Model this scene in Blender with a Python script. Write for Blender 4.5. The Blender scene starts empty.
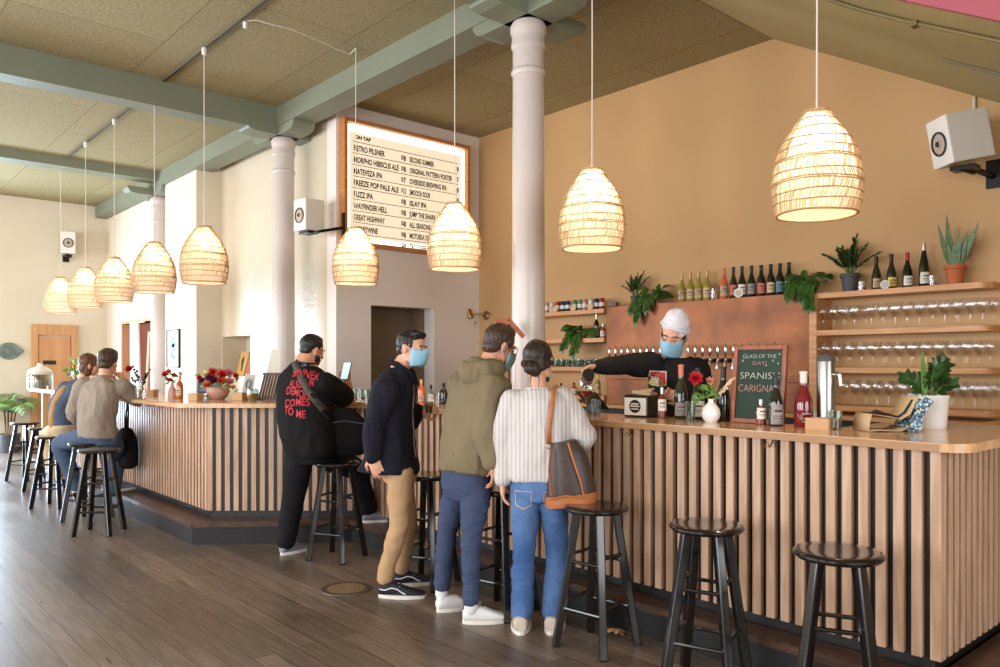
import bpy, bmesh, math, random
from mathutils import Vector, Matrix, noise, Euler
from mathutils.bvhtree import BVHTree
random.seed(7)
PI = math.pi
scn = bpy.context.scene
COL = scn.collection
# ---------------------------------------------------------------- camera
cam_data = bpy.data.cameras.new('camera')
cam = bpy.data.objects.new('camera', cam_data); COL.objects.link(cam)
cam.location = (0, 0, 1.45)
cam.rotation_euler = (PI/2, 0, math.asin(0.7483))
cam_data.sensor_width = 36; cam_data.lens = 28.22; cam_data.shift_y = 0.0315
cam_data.clip_start = 0.05; cam_data.clip_end = 100
scn.camera = cam
# ---------------------------------------------------------------- view, world, lights
scn.view_settings.view_transform = 'Standard'; scn.view_settings.look = 'None'
scn.view_settings.gamma = 1; scn.view_settings.exposure = 0.12
scn.view_settings.use_curve_mapping = False
try:
    scn.cycles.use_denoising = True
    scn.cycles.max_bounces = 8; scn.cycles.transparent_max_bounces = 24
    scn.cycles.caustics_reflective = False; scn.cycles.caustics_refractive = False
    scn.cycles.sample_clamp_indirect = 4
except Exception: pass
w = bpy.data.worlds.new('world'); scn.world = w; w.use_nodes = True
bg = w.node_tree.nodes['Background']; bg.inputs[0].default_value = (.8, .88, 1, 1); bg.inputs[1].default_value = .8
def area(name, loc, rot, sx, sy, power, col, spread=PI):
    l = bpy.data.lights.new(name, 'AREA'); l.shape = 'RECTANGLE'; l.size = sx; l.size_y = sy
    l.energy = power; l.color = col; l.spread = spread
    o = bpy.data.objects.new(name, l); o.location = loc; o.rotation_euler = rot; COL.objects.link(o)
DAY = (.93, .96, 1.0)
# daylight entering by the street windows (front wall, y = -4.5) and the far end window
WINX = (-13.2, -9.9, -6.6, -3.3, 0.0)
for i, x in enumerate(WINX):
    area('window_daylight', (x, -4.35, 2.1), (PI/2, 0, 0), 2.2, 2.5, (310, 230, 170, 190, 200)[i], DAY)
area('added_right_daylight', (3.9, 1.2, 1.9), (PI/2, 0, PI/2), 4.4, 2.4, 210, DAY)  # unseen right-hand window, added to light the bar end and menu wall
area('end_window_daylight', (-15.35, 1.15, 1.45), (PI/2, 0, -PI/2), 2.1, 2.6, 480, (.60, .78, 1.0))
# ---------------------------------------------------------------- pixel helpers (1000 x 667 frame) -> points in the room
def ray(px, py):
    return Vector((-586.7+.6634*(px-500), 520.1+.7483*(px-500), 365-py))
def at(px, py, d):            # d = distance along the view axis
    return Vector((0,0,1.45)) + ray(px, py)*(d/784)
def atY(px, py, Y):
    r = ray(px, py); return Vector((0,0,1.45)) + r*(Y/r.y)
def atX(px, py, X):
    r = ray(px, py); return Vector((0,0,1.45)) + r*(X/r.x)
def atZ(px, py, z):
    r = ray(px, py); return Vector((0,0,1.45)) + r*((z-1.45)/r.z)
SR = Vector((.6634, .7483, 0)); SF = Vector((-.7483, .6634, 0)); UP = Vector((0,0,1))
# ---------------------------------------------------------------- mesh helpers
def mat_from_dir(d, up=UP):
    z = Vector(d).normalized(); u = Vector(up)
    if abs(z.dot(u)) > .999: u = Vector((1,0,0)) if abs(z.x) < .9 else Vector((0,1,0))
    x = u.cross(z).normalized(); y = z.cross(x)
    return Matrix((x, y, z)).transposed()
class MB:
    def __init__(s): s.v = []; s.f = []
    def add(s, vs, fs):
        n = len(s.v); s.v += [Vector(a) for a in vs]; s.f += [tuple(n+i for i in f) for f in fs]; return s
    def box(s, c, d, rot=None, bev=0):
        hx, hy, hz = d[0]/2, d[1]/2, d[2]/2
        R = rot if rot is not None else Matrix.Identity(3)
        if not isinstance(R, Matrix): R = Euler(R).to_matrix()
        c = Vector(c)
        if bev <= 0:
            vs = [(x,y,z) for x in (-hx,hx) for y in (-hy,hy) for z in (-hz,hz)]
            fs = [(0,1,3,2),(4,6,7,5),(0,4,5,1),(2,3,7,6),(0,2,6,4),(1,5,7,3)]
        else:
            b = bmesh.new(); bmesh.ops.create_cube(b, size=1)
            for v in b.verts: v.co = Vector((v.co.x*d[0], v.co.y*d[1], v.co.z*d[2]))
            bmesh.ops.bevel(b, geom=list(b.edges), offset=min(bev, min(d)*.45), segments=2, affect='EDGES', profile=.6)
            b.verts.index_update(); vs = [tuple(v.co) for v in b.verts]; fs = [tuple(v.index for v in f.verts) for f in b.faces]; b.free()
        return s.add([c + R @ Vector(v) for v in vs], fs)
    def tube(s, pts, r, seg=10, cap=True, sx=1.0, up=UP):
        pts = [Vector(p) for p in pts]; n = len(pts)
        rs = r if isinstance(r, (list, tuple)) else [r]*n
        vs = []; prevx = None
        for i, p in enumerate(pts):
            d = (pts[min(i+1,n-1)] - pts[max(i-1,0)])
            if d.length < 1e-9: d = Vector((0,0,1))
            M = mat_from_dir(d, up); x = M.col[0].copy(); y = M.col[1].copy()
            if prevx is not None:
                dd = d.normalized(); x = (prevx - dd*prevx.dot(dd))
                if x.length < 1e-6: x = M.col[0].copy()
                x.normalize(); y = dd.cross(x)
            prevx = x.copy()
            for k in range(seg):
                a = 2*PI*k/seg; vs.append(p + x*(math.cos(a)*rs[i]*sx) + y*(math.sin(a)*rs[i]))
        fs = [(i*seg+k, i*seg+(k+1)%seg, (i+1)*seg+(k+1)%seg, (i+1)*seg+k) for i in range(n-1) for k in range(seg)]
        if cap: fs += [tuple(reversed(range(seg))), tuple((n-1)*seg+k for k in range(seg))]
        return s.add(vs, fs)
    def limb(s, pts, rs, seg=14, sub=4, sx=1.0):     # rounded tapering tube through joints
        pts = [Vector(p) for p in pts]; P = []; R = []
        n = len(pts)
        for i in range(n-1):
            p0 = pts[max(i-1,0)]; p1 = pts[i]; p2 = pts[i+1]; p3 = pts[min(i+2,n-1)]
            for k in range(sub):
                t = k/sub; a = .5
                m1 = (p2-p0)*a*.6; m2 = (p3-p1)*a*.6
                h = (2*t**3-3*t*t+1)*p1 + (t**3-2*t*t+t)*m1 + (-2*t**3+3*t*t)*p2 + (t**3-t*t)*m2
                P.append(h); u = t*t*(3-2*t); R.append(rs[i]*(1-u)+rs[i+1]*u)
        P.append(pts[-1]); R.append(rs[-1])
        d0 = (P[0]-P[1]).normalized(); d1 = (P[-1]-P[-2]).normalized()
        pre = [(P[0]+d0*R[0]*c, R[0]*math.sqrt(max(0,1-c*c))) for c in (.98,.85,.5)]
        post = [(P[-1]+d1*R[-1]*c, R[-1]*math.sqrt(max(0,1-c*c))) for c in (.5,.85,.98)]
        P = [a for a,_ in pre]+P+[a for a,_ in post]; R = [b for _,b in pre]+R+[b for _,b in post]
        return s.tube(P, R, seg, True, sx)
    def loft(s, rings, seg=24, cap=True, e=2.0):     # rings: (centre, half vector a, half vector b)
        vs = []
        for c, a, b in rings:
            c = Vector(c); a = Vector(a); b = Vector(b)
            for k in range(seg):
                t = 2*PI*k/seg; ca, sa = math.cos(t), math.sin(t)
                ca = math.copysign(abs(ca)**(2/e), ca); sa = math.copysign(abs(sa)**(2/e), sa)
                vs.append(c + a*ca + b*sa)
        n = len(rings)
        fs = [(i*seg+k, i*seg+(k+1)%seg, (i+1)*seg+(k+1)%seg, (i+1)*seg+k) for i in range(n-1) for k in range(seg)]
        if cap: fs += [tuple(reversed(range(seg))), tuple((n-1)*seg+k for k in range(seg))]
        return s.add(vs, fs)
    def lathe(s, prof, c=(0,0,0), seg=24, R=None, cap=False):
        c = Vector(c); vs = []
        for r, z in prof:
            for k in range(seg):
                a = 2*PI*k/seg; v = Vector((r*math.cos(a), r*math.sin(a), z))
                vs.append(c + (R @ v if R is not None else v))
        n = len(prof)
        fs = [(i*seg+k, i*seg+(k+1)%seg, (i+1)*seg+(k+1)%seg, (i+1)*seg+k) for i in range(n-1) for k in range(seg)]
        if cap: fs += [tuple(reversed(range(seg))), tuple((n-1)*seg+k for k in range(seg))]
        return s.add(vs, fs)
    def prism(s, poly, z0, z1):
        n = len(poly)
        vs = [(x,y,z0) for x,y in poly] + [(x,y,z1) for x,y in poly]
        fs = [tuple(reversed(range(n))), tuple(range(n,2*n))] + [(i,(i+1)%n,n+(i+1)%n,n+i) for i in range(n)]
        return s.add(vs, fs)
    def ell(s, c, r, R=None, seg=16, rng=10):
        c = Vector(c); vs = []; fs = []
        for i in range(rng+1):
            th = PI*i/rng
            for k in range(seg):
                a = 2*PI*k/seg
                v = Vector((r[0]*math.sin(th)*math.cos(a), r[1]*math.sin(th)*math.sin(a), r[2]*math.cos(th)))
                vs.append(c + (R @ v if R is not None else v))
        for i in range(rng):
            for k in range(seg):
                q = (i*seg+k, (i+1)*seg+k, (i+1)*seg+(k+1)%seg, i*seg+(k+1)%seg)
                fs.append(q)
        return s.add(vs, fs)
    def leaf(s, p, d, n, L, W, curl=.2, seg=5, fold=.15, shape=0):
        # a leaf blade from p along d, its face towards n
        d = Vector(d).normalized(); n = Vector(n); sd = d.cross(n)
        if sd.length < 1e-4: sd = d.cross(Vector((.3,.5,.8)))
        sd.normalize(); n = sd.cross(d).normalized(); p = Vector(p); vs = []; fs = []
        for i in range(seg+1):
            t = i/seg
            wdt = W*.5*(math.sin(PI*min(1, t**.75*.97+.03)) if shape == 0 else (1-t**3)*(.75+.25*math.sin(PI*t)))
            c = p + d*(L*t) - n*(curl*L*t*t)
            vs += [c - sd*wdt + n*(fold*wdt), c, c + sd*wdt + n*(fold*wdt)]
        for i in range(seg):
            a = i*3; fs += [(a,a+1,a+4,a+3),(a+1,a+2,a+5,a+4)]
        return s.add(vs, fs)
    def xf(s, M, i0=0):
        for i in range(i0, len(s.v)): s.v[i] = M @ s.v[i]
        return s
    def build(s, name, mat, parent=None, smooth=True, world=False, clean=True):
        me = bpy.data.meshes.new(name)
        off = parent_loc(parent) if (world and parent is not None) else Vector((0,0,0))
        me.from_pydata([tuple(v-off) for v in s.v], [], s.f)
        if clean:
            b = bmesh.new(); b.from_mesh(me)
            bmesh.ops.remove_doubles(b, verts=b.verts, dist=1e-5)
            bmesh.ops.recalc_face_normals(b, faces=b.faces); b.to_mesh(me); b.free()
        if smooth:
            for p in me.polygons: p.use_smooth = True
            try: me.set_sharp_from_angle(angle=math.radians(38))
            except Exception: pass
        if mat is not None: me.materials.append(mat)
        o = bpy.data.objects.new(name, me); COL.objects.link(o)
        if parent is not None: o.parent = parent
        return o
def parent_loc(o):
    v = Vector(o.location); p = o.parent
    while p is not None: v = v + Vector(p.location); p = p.parent
    return v
def tag(o, label=None, cat=None, group=None, kind=None):
    if label: o['label'] = label
    if cat: o['category'] = cat
    if group: o['group'] = group
    if kind: o['kind'] = kind
    return o
def thing(name, loc, label, cat, group=None, rz=0):
    o = bpy.data.objects.new(name, None); COL.objects.link(o)
    o.location = loc; o.rotation_euler = (0,0,rz); o.empty_display_size = .1
    return tag(o, label, cat, group)
def copy_tree(o, parent=None):
    c = o.copy(); COL.objects.link(c)
    if parent is not None: c.parent = parent
    for ch in [x for x in KIDS.get(o.name, [])]:
        copy_tree(ch, c)
    return c
KIDS = {}
def register(o):
    KIDS[o.name] = [c for c in bpy.data.objects if c.parent == o]
    for c in KIDS[o.name]: register(c)
    return o
def struct(o): o['kind'] = 'structure'; return o
# ---------------------------------------------------------------- materials
M = {}
def hexc(r, g, b):
    f = lambda c: ((c/255+.055)/1.055)**2.4 if c/255 > .04045 else c/255/12.92
    return (f(r), f(g), f(b), 1)
def pm(name, rgb, rough=.5, metal=0, var=0, scale=8, stretch=(1,1,1), bump=0, bscale=None, spec=.5, alpha=1, trans=0, emit=None, estr=0, coat=0, sub=0, detail=3, rgb2=None, ior=1.45):
    m = bpy.data.materials.new(name); m.use_nodes = True; nt = m.node_tree; N = nt.nodes; L = nt.links
    b = N['Principled BSDF']; c = hexc(*rgb)
    b.inputs['Base Color'].default_value = c; b.inputs['Roughness'].default_value = rough; b.inputs['Metallic'].default_value = metal
    b.inputs['Specular IOR Level'].default_value = spec; b.inputs['IOR'].default_value = ior
    b.inputs['Transmission Weight'].default_value = trans; b.inputs['Coat Weight'].default_value = coat; b.inputs['Coat Roughness'].default_value = .12
    if alpha < 1: b.inputs['Alpha'].default_value = alpha
    if emit: b.inputs['Emission Color'].default_value = hexc(*emit); b.inputs['Emission Strength'].default_value = estr
    if var or bump or rgb2:
        tc = N.new('ShaderNodeTexCoord'); mp = N.new('ShaderNodeMapping'); mp.inputs['Scale'].default_value = stretch
        L.new(tc.outputs['Object'], mp.inputs['Vector'])
    if var or rgb2:
        nz = N.new('ShaderNodeTexNoise'); nz.inputs['Scale'].default_value = scale; nz.inputs['Detail'].default_value = detail
        L.new(mp.outputs[0], nz.inputs['Vector'])
        r = N.new('ShaderNodeValToRGB'); r.color_ramp.elements[0].position = .3; r.color_ramp.elements[1].position = .72
        c2 = hexc(*rgb2) if rgb2 else tuple(min(1, x*(1+var)) for x in c[:3])+(1,)
        c1 = c if rgb2 else tuple(x*(1-var) for x in c[:3])+(1,)
        r.color_ramp.elements[0].color = c1; r.color_ramp.elements[1].color = c2
        L.new(nz.outputs[0], r.inputs[0]); L.new(r.outputs[0], b.inputs['Base Color'])
    if bump:
        n2 = N.new('ShaderNodeTexNoise'); n2.inputs['Scale'].default_value = bscale or scale; n2.inputs['Detail'].default_value = 4
        L.new(mp.outputs[0], n2.inputs['Vector'])
        bp = N.new('ShaderNodeBump'); bp.inputs['Strength'].default_value = bump; bp.inputs['Distance'].default_value = .02
        L.new(n2.outputs[0], bp.inputs['Height']); L.new(bp.outputs[0], b.inputs['Normal'])
    M[name] = m; return m
def clear_mat(name, rgb=(255,255,255), gloss=.35, tint=1.0):
    m = bpy.data.materials.new(name); m.use_nodes = True; nt = m.node_tree; N = nt.nodes; L = nt.links
    N.remove(N['Principled BSDF']); out = N['Material Output']
    tr = N.new('ShaderNodeBsdfTransparent'); c = hexc(*rgb); tr.inputs[0].default_value = c
    gl = N.new('ShaderNodeBsdfGlossy'); gl.inputs[0].default_value = (1,1,1,1); gl.inputs['Roughness'].default_value = .04
    lw = N.new('ShaderNodeLayerWeight'); lw.inputs[0].default_value = gloss
    mul = N.new('ShaderNodeMath'); mul.operation = 'MULTIPLY_ADD'; mul.inputs[1].default_value = .5; mul.inputs[2].default_value = .03
    mx = N.new('ShaderNodeMixShader'); L.new(lw.outputs['Facing'], mul.inputs[0]); L.new(mul.outputs[0], mx.inputs[0])
    L.new(tr.outputs[0], mx.inputs[1]); L.new(gl.outputs[0], mx.inputs[2]); L.new(mx.outputs[0], out.inputs[0])
    M[name] = m; return m
def ramp(N, L, src, cols, pos):
    r = N.new('ShaderNodeValToRGB'); e = r.color_ramp.elements
    while len(e) < len(cols): e.new(.5)
    for i,(c,p) in enumerate(zip(cols,pos)): e[i].position = p; e[i].color = c
    L.new(src, r.inputs[0]); return r
def wood(name, dark, light, rough=.35, axis='X', scale=1.0, coat=0, seams=None):
    m = pm(name, dark, rough, coat=coat); N = m.node_tree.nodes; L = m.node_tree.links; b = N['Principled BSDF']
    tc = N.new('ShaderNodeTexCoord'); mp = N.new('ShaderNodeMapping')
    st = {'X': (1.2,14,14), 'Y': (14,1.2,14), 'Z': (14,14,1.2)}[axis]
    mp.inputs['Scale'].default_value = tuple(a*scale for a in st); L.new(tc.outputs['Object'], mp.inputs[0])
    nz = N.new('ShaderNodeTexNoise'); nz.inputs['Scale'].default_value = 2.2; nz.inputs['Detail'].default_value = 8; nz.inputs['Distortion'].default_value = .6
    L.new(mp.outputs[0], nz.inputs[0])
    r = ramp(N, L, nz.outputs[0], [hexc(*dark), hexc(*light)], [.32,.68]); last = r.outputs[0]
    if seams:      # butcher block strips
        br = N.new('ShaderNodeTexBrick'); br.inputs['Scale'].default_value = 1; br.inputs['Brick Width'].default_value = 1.3
        br.inputs['Row Height'].default_value = seams; br.inputs['Mortar Size'].default_value = .0012
        br.inputs['Color1'].default_value = (.82,.82,.82,1); br.inputs['Color2'].default_value = (1.1,1.08,1.05,1); br.inputs['Mortar'].default_value = (.45,.4,.35,1)
        L.new(tc.outputs['Object'], br.inputs[0])
        mx = N.new('ShaderNodeMix'); mx.data_type = 'RGBA'; mx.blend_type = 'MULTIPLY'; mx.inputs[0].default_value = .8
        L.new(last, mx.inputs[6]); L.new(br.outputs[0], mx.inputs[7]); last = mx.outputs[2]
    L.new(last, b.inputs['Base Color'])
    bp = N.new('ShaderNodeBump'); bp.inputs['Strength'].default_value = .08; L.new(nz.outputs[0], bp.inputs['Height']); L.new(bp.outputs[0], b.inputs['Normal'])
    return m
def floor_mat():
    m = pm('floor_wood', (110,92,75), .4); N = m.node_tree.nodes; L = m.node_tree.links; b = N['Principled BSDF']
    tc = N.new('ShaderNodeTexCoord')
    br = N.new('ShaderNodeTexBrick'); br.offset = .37; br.inputs['Scale'].default_value = 1; br.inputs['Brick Width'].default_value = 2.7
    br.inputs['Row Height'].default_value = .118; br.inputs['Mortar Size'].default_value = .0022; br.inputs['Bias'].default_value = -.1
    br.inputs['Color1'].default_value = hexc(112,97,84); br.inputs['Color2'].default_value = hexc(140,123,108); br.inputs['Mortar'].default_value = hexc(52,42,35)
    L.new(tc.outputs['Object'], br.inputs[0])
    mp = N.new('ShaderNodeMapping'); mp.inputs['Scale'].default_value = (1.1, 12, 1); L.new(tc.outputs['Object'], mp.inputs[0])
    nz = N.new('ShaderNodeTexNoise'); nz.inputs['Scale'].default_value = 3; nz.inputs['Detail'].default_value = 8; L.new(mp.outputs[0], nz.inputs[0])
    r = ramp(N, L, nz.outputs[0], [(.62,.6,.58,1),(1.12,1.1,1.08,1)], [.3,.7])
    n3 = N.new('ShaderNodeTexNoise'); n3.inputs['Scale'].default_value = .9; n3.inputs['Detail'].default_value = 3; L.new(tc.outputs['Object'], n3.inputs[0])
    r3 = ramp(N, L, n3.outputs[0], [(.78,.74,.7,1),(1.1,1.1,1.1,1)], [.35,.65])
    def mul(a, c, f=1):
        mx = N.new('ShaderNodeMix'); mx.data_type = 'RGBA'; mx.blend_type = 'MULTIPLY'; mx.inputs[0].default_value = f
        L.new(a, mx.inputs[6]); L.new(c, mx.inputs[7]); return mx.outputs[2]
    # old nail holes and splits, long flecks along the boards
    mv = N.new('ShaderNodeMapping'); mv.inputs['Scale'].default_value = (4, 30, 1); L.new(tc.outputs['Object'], mv.inputs[0])
    vo = N.new('ShaderNodeTexNoise'); vo.inputs['Scale'].default_value = 1.0; vo.inputs['Detail'].default_value = 1; L.new(mv.outputs[0], vo.inputs[0])
    rv = ramp(N, L, vo.outputs[0], [(.25,.2,.16,1),(1,1,1,1)], [.225,.245])
    c = mul(mul(mul(br.outputs[0], r.outputs[0]), r3.outputs[0]), rv.outputs[0]); L.new(c, b.inputs['Base Color'])
    rr = ramp(N, L, n3.outputs[0], [(.27,)*3+(1,), (.42,)*3+(1,)], [.3,.7]); L.new(rr.outputs[0], b.inputs['Roughness'])
    bp = N.new('ShaderNodeBump'); bp.inputs['Strength'].default_value = .18; bp.inputs['Distance'].default_value = .01
    L.new(c, bp.inputs['Height']); L.new(bp.outputs[0], b.inputs['Normal'])
floor_mat()
def ceil_mat():
    m = pm('ceiling_panel', (140,135,100), .85, spec=.2); N = m.node_tree.nodes; L = m.node_tree.links; b = N['Principled BSDF']
    tc = N.new('ShaderNodeTexCoord')
    br = N.new('ShaderNodeTexBrick'); br.offset = .5; br.inputs['Scale'].default_value = 1; br.inputs['Brick Width'].default_value = 2.4
    br.inputs['Row Height'].default_value = 1.2; br.inputs['Mortar Size'].default_value = .004
    br.inputs['Color1'].default_value = hexc(158,146,112); br.inputs['Color2'].default_value = hexc(167,155,120); br.inputs['Mortar'].default_value = hexc(116,104,76)
    L.new(tc.outputs['Object'], br.inputs[0])
    nz = N.new('ShaderNodeTexNoise'); nz.inputs['Scale'].default_value = 45; nz.inputs['Detail'].default_value = 5; L.new(tc.outputs['Object'], nz.inputs[0])
    r = ramp(N, L, nz.outputs[0], [(.72,.7,.62,1),(1.1,1.1,1.06,1)], [.35,.62])
    mx = N.new('ShaderNodeMix'); mx.data_type = 'RGBA'; mx.blend_type = 'MULTIPLY'; mx.inputs[0].default_value = .8
    L.new(br.outputs[0], mx.inputs[6]); L.new(r.outputs[0], mx.inputs[7]); L.new(mx.outputs[2], b.inputs['Base Color'])
    bp = N.new('ShaderNodeBump'); bp.inputs['Strength'].default_value = .25; bp.inputs['Distance'].default_value = .01; L.new(nz.outputs[0], bp.inputs['Height']); L.new(bp.outputs[0], b.inputs['Normal'])
ceil_mat()
pm('wall_cream', (222,209,188), .6, var=.04, scale=1.3, bump=.06, bscale=30)
pm('wall_gloss', (214,200,174), .3, var=.04, scale=1.3, bump=.22, bscale=18)
pm('wall_orange', (200,158,108), .6, var=.04, scale=1)
pm('beam_sage', (126,130,110), .55, var=.05, scale=2)
pm('soffit_green', (170,158,112), .55, var=.05, scale=1.2, bump=.12, bscale=3)
pm('pink_paint', (168,84,94), .6)
pm('column_white', (206,193,186), .28, var=.03, scale=3, spec=.5)
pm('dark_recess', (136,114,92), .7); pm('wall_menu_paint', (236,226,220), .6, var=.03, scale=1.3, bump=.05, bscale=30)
wood('bar_top', (208,158,110), (230,186,140), .2, 'X', .8, coat=.5, seams=.045)
wood('slat_wood', (170,132,104), (206,170,142), .38, 'Z', .8)
wood('frame_wood', (176,112,56), (206,140,78), .35, 'Y', 1)
wood('shelf_wood', (190,128,74), (220,162,104), .35, 'X', 1)
wood('platform_wood', (54,34,23), (90,60,40), .3, 'X', 1)
wood('door_wood', (196,140,92), (216,162,112), .4, 'Z', .5)
pm('bar_dark', (24,20,18), .45)
pm('bar_navy', (20,17,17), .45)
pm('stool_black', (20,16,15), .17, spec=.6, coat=.5, var=.3, scale=14)
pm('stool_worn', (120,84,56), .5)
pm('black_metal', (22,21,21), .35, metal=.4)
pm('black_plastic', (24,24,25), .3)
pm('chrome', (225,222,215), .13, metal=1)
pm('brass', (190,146,84), .22, metal=1)
pm('steel', (150,148,144), .32, metal=1)
pm('white_paint', (236,230,222), .35)
pm('white_ceramic', (238,236,232), .15, coat=.4)
pm('cord_white', (225,215,205), .5)
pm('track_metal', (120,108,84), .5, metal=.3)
# ================================================================ THE ROOM
def plainbox(name, x0, x1, y0, y1, z0, z1, mat, bev=0, kind='structure', parent=None):
    b = MB().box(((x0+x1)/2,(y0+y1)/2,(z0+z1)/2), (x1-x0,y1-y0,z1-z0), bev=bev)
    o = b.build(name, M[mat], parent, smooth=False)
    if kind: o['kind'] = kind
    return o
XF, CZ = -15.53, 4.33
plainbox('floor', XF-.2, 4.2, -4.7, 6.6, -.1, 0, 'floor_wood')
plainbox('ceiling', XF-.2, 4.2, -4.7, 6.6, CZ, CZ+.12, 'ceiling_panel')
plainbox('wall_back', -7.82, 4.2, 6.4, 6.6, 0, CZ, 'wall_orange')
def wall_with_holes(name, axis, c0, c1, u0, u1, holes, mat, z1=CZ):
    # wall slab between c0..c1 across, u0..u1 along; holes (ua, ub, za, zb)
    b = MB(); us = sorted(set([u0,u1]+[h[0] for h in holes]+[h[1] for h in holes])); zs = sorted(set([0,z1]+[h[2] for h in holes]+[h[3] for h in holes]))
    for i in range(len(us)-1):
        for j in range(len(zs)-1):
            um = (us[i]+us[i+1])/2; zm = (zs[j]+zs[j+1])/2
            if any(h[0]<um<h[1] and h[2]<zm<h[3] for h in holes): continue
            cu, su, cz, sz = um, us[i+1]-us[i], zm, zs[j+1]-zs[j]; cc, sc_ = (c0+c1)/2, c1-c0
            if axis == 'X': b.box((cu,cc,cz),(su,sc_,sz))
            else: b.box((cc,cu,cz),(sc_,su,sz))
    o = b.build(name, M[mat], None, smooth=False); o['kind'] = 'structure'; return o
# menu wall (faces the bar) with its doorway
wall_with_holes('wall_menu', 'Y', -7.82, -7.62, 4.355, 6.4, [(4.80,5.69,0,2.13)], 'wall_menu_paint')
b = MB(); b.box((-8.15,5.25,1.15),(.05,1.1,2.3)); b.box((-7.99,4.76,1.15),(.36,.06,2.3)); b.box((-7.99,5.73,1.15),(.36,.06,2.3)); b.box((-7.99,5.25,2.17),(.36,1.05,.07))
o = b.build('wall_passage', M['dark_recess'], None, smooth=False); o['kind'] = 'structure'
# glossy plaster wall with the magazine niche
wall_with_holes('wall_middle', 'X', 4.355, 4.72, -10.77, -7.82, [(-10.74,-9.83,1.30,1.84)], 'wall_gloss')
plainbox('wall_niche', -10.8, -9.7, 4.70, 4.76, 1.2, 1.95, 'wall_cream')
plainbox('wall_pilaster', -12.0, -10.77, 4.0, 4.72, 0, CZ, 'wall_cream')
# wall behind the far column with the passage to the pink hallway
wall_with_holes('wall_side', 'X', 4.14, 4.34, XF, -12.0, [(-14.62,-13.0,0,2.16)], 'wall_cream')
pm('salmon_paint', (226,150,128), .5); pm('tan_paint', (222,160,116), .5)
o = MB().box((-14.72,5.2,1.1),(.06,2.0,2.2)).box((-13.9,6.1,1.1),(1.9,.06,2.2)).build('wall_hallway', M['salmon_paint'], None, False); o['kind']='structure'
o = MB().box((-14.585,4.24,1.08),(.07,.24,2.16)).box((-13.8,4.24,2.185),(1.64,.24,.05)).build('trim_1', M['tan_paint'], None, False); o['kind']='structure'
# far wall with its wooden door
wall_with_holes('wall_left', 'Y', XF-.2, XF, -4.5, 4.34, [(.05,2.25,.12,2.8)], 'wall_cream')
# front (street) wall with windows
wall_with_holes('wall_front', 'X', -4.7, -4.5, XF, 4.2, [(x-1.2,x+1.2,.8,3.4) for x in WINX], 'wall_cream')
wall_with_holes('wall_right', 'Y', 4.0, 4.2, -4.5, 6.4, [(-1.1,3.5,.6,3.2)], 'wall_cream')
b = MB()
for y in (-1.06,.45,1.95,3.46): b.box((4.1,y,1.9),(.08,.06,2.6))
for z in (.64,2.4,3.16): b.box((4.1,1.2,z),(.08,4.6,.06))
o = b.build('window_7', M['white_paint'], None, False); o['kind'] = 'structure'  # frame of the unseen right window added for its light
wn = 0
for x in WINX:
    wn += 1
    b = MB()
    for dx in (-1.16,0,1.16): b.box((x+dx,-4.6,2.1),(.06,.08,2.6))
    for z in (.84,2.4,3.36): b.box((x,-4.6,z),(2.4,.08,.06))
    o = b.build('window_%d' % wn, M['white_paint'], None, False); o['kind'] = 'structure'
b = MB()
for y in (.09,1.15,2.21): b.box((XF-.1,y,1.46),(.08,.08,2.68))
for z in (.16,2.1,2.76): b.box((XF-.1,1.15,z),(.08,2.2,.08))
o = b.build('window_6', M['white_paint'], None, False); o['kind'] = 'structure'
# door in the far wall
dl = [atX(31,324,XF+.02), atX(77,324,XF+.02)]
y0, y1 = dl[0].y, dl[1].y; dz = dl[0].z
b = MB(); b.box((XF+.03,y0+.05,dz/2),(.06,.1,dz)); b.box((XF+.03,y1-.05,dz/2),(.06,.1,dz)); b.box((XF+.03,(y0+y1)/2,dz-.09),(.058,y1-y0-.2,.18))
dr = b.build('door_1', M['door_wood'], None, False); dr['kind'] = 'structure'
b = MB(); b.box((XF+.02,(y0+y1)/2,(dz-.2)/2),(.036,y1-y0-.22,dz-.22), bev=.005); b.build('door_leaf', M['door_wood'], dr, False)
c = atX(49.5,362.5,XF+.045); MB().box((XF+.045,c.y,c.z),(.012,.2,.07)).build('letter_slot', M['bar_dark'], dr, False)
# beams
plainbox('trim_2', XF, -3.55, 3.94, 4.22, 4.12, CZ, 'beam_sage')
plainbox('trim_3', -3.55, 4.0, 3.94, 4.22, 4.12, CZ, 'beam_sage')
plainbox('trim_4', -8.44, -8.20, -4.5, 3.94, 4.06, CZ, 'beam_sage')
plainbox('trim_5', -12.4, -12.12, -4.5, 3.94, 4.2, CZ, 'beam_sage')
plainbox('trim_6', -4.40, -4.16, -4.5, 3.94, 4.06, CZ, 'beam_sage')
# sloping soffit over the right end of the bar, its pink side towards the room
def zsl(x): return CZ-.573*(x+3.58)
b = MB(); poly = [(-3.58,CZ),(1.2,zsl(1.2)),(1.2,CZ)]; n = 3
b.add([(x,3.78,z) for x,z in poly]+[(x,6.4,z) for x,z in poly], [(0,1,2),(5,4,3),(0,3,4,1),(1,4,5,2),(2,5,3,0)])
o = b.build('ceiling_soffit', M['soffit_green'], None, False); o['kind'] = 'structure'
b = MB(); b.add([(x,3.74,z) for x,z in poly]+[(x,3.778,z) for x,z in poly], [(0,1,2),(5,4,3),(0,3,4,1),(1,4,5,2),(2,5,3,0)])
o = b.build('wall_pink', M['pink_paint'], None, False); o['kind'] = 'structure'
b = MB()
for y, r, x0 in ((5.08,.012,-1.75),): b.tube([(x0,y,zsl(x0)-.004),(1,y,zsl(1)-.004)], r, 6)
o = b.build('soffit_strip', M['track_metal'], None); o['kind'] = 'structure'  # thin darker strip running down the slope
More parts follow.
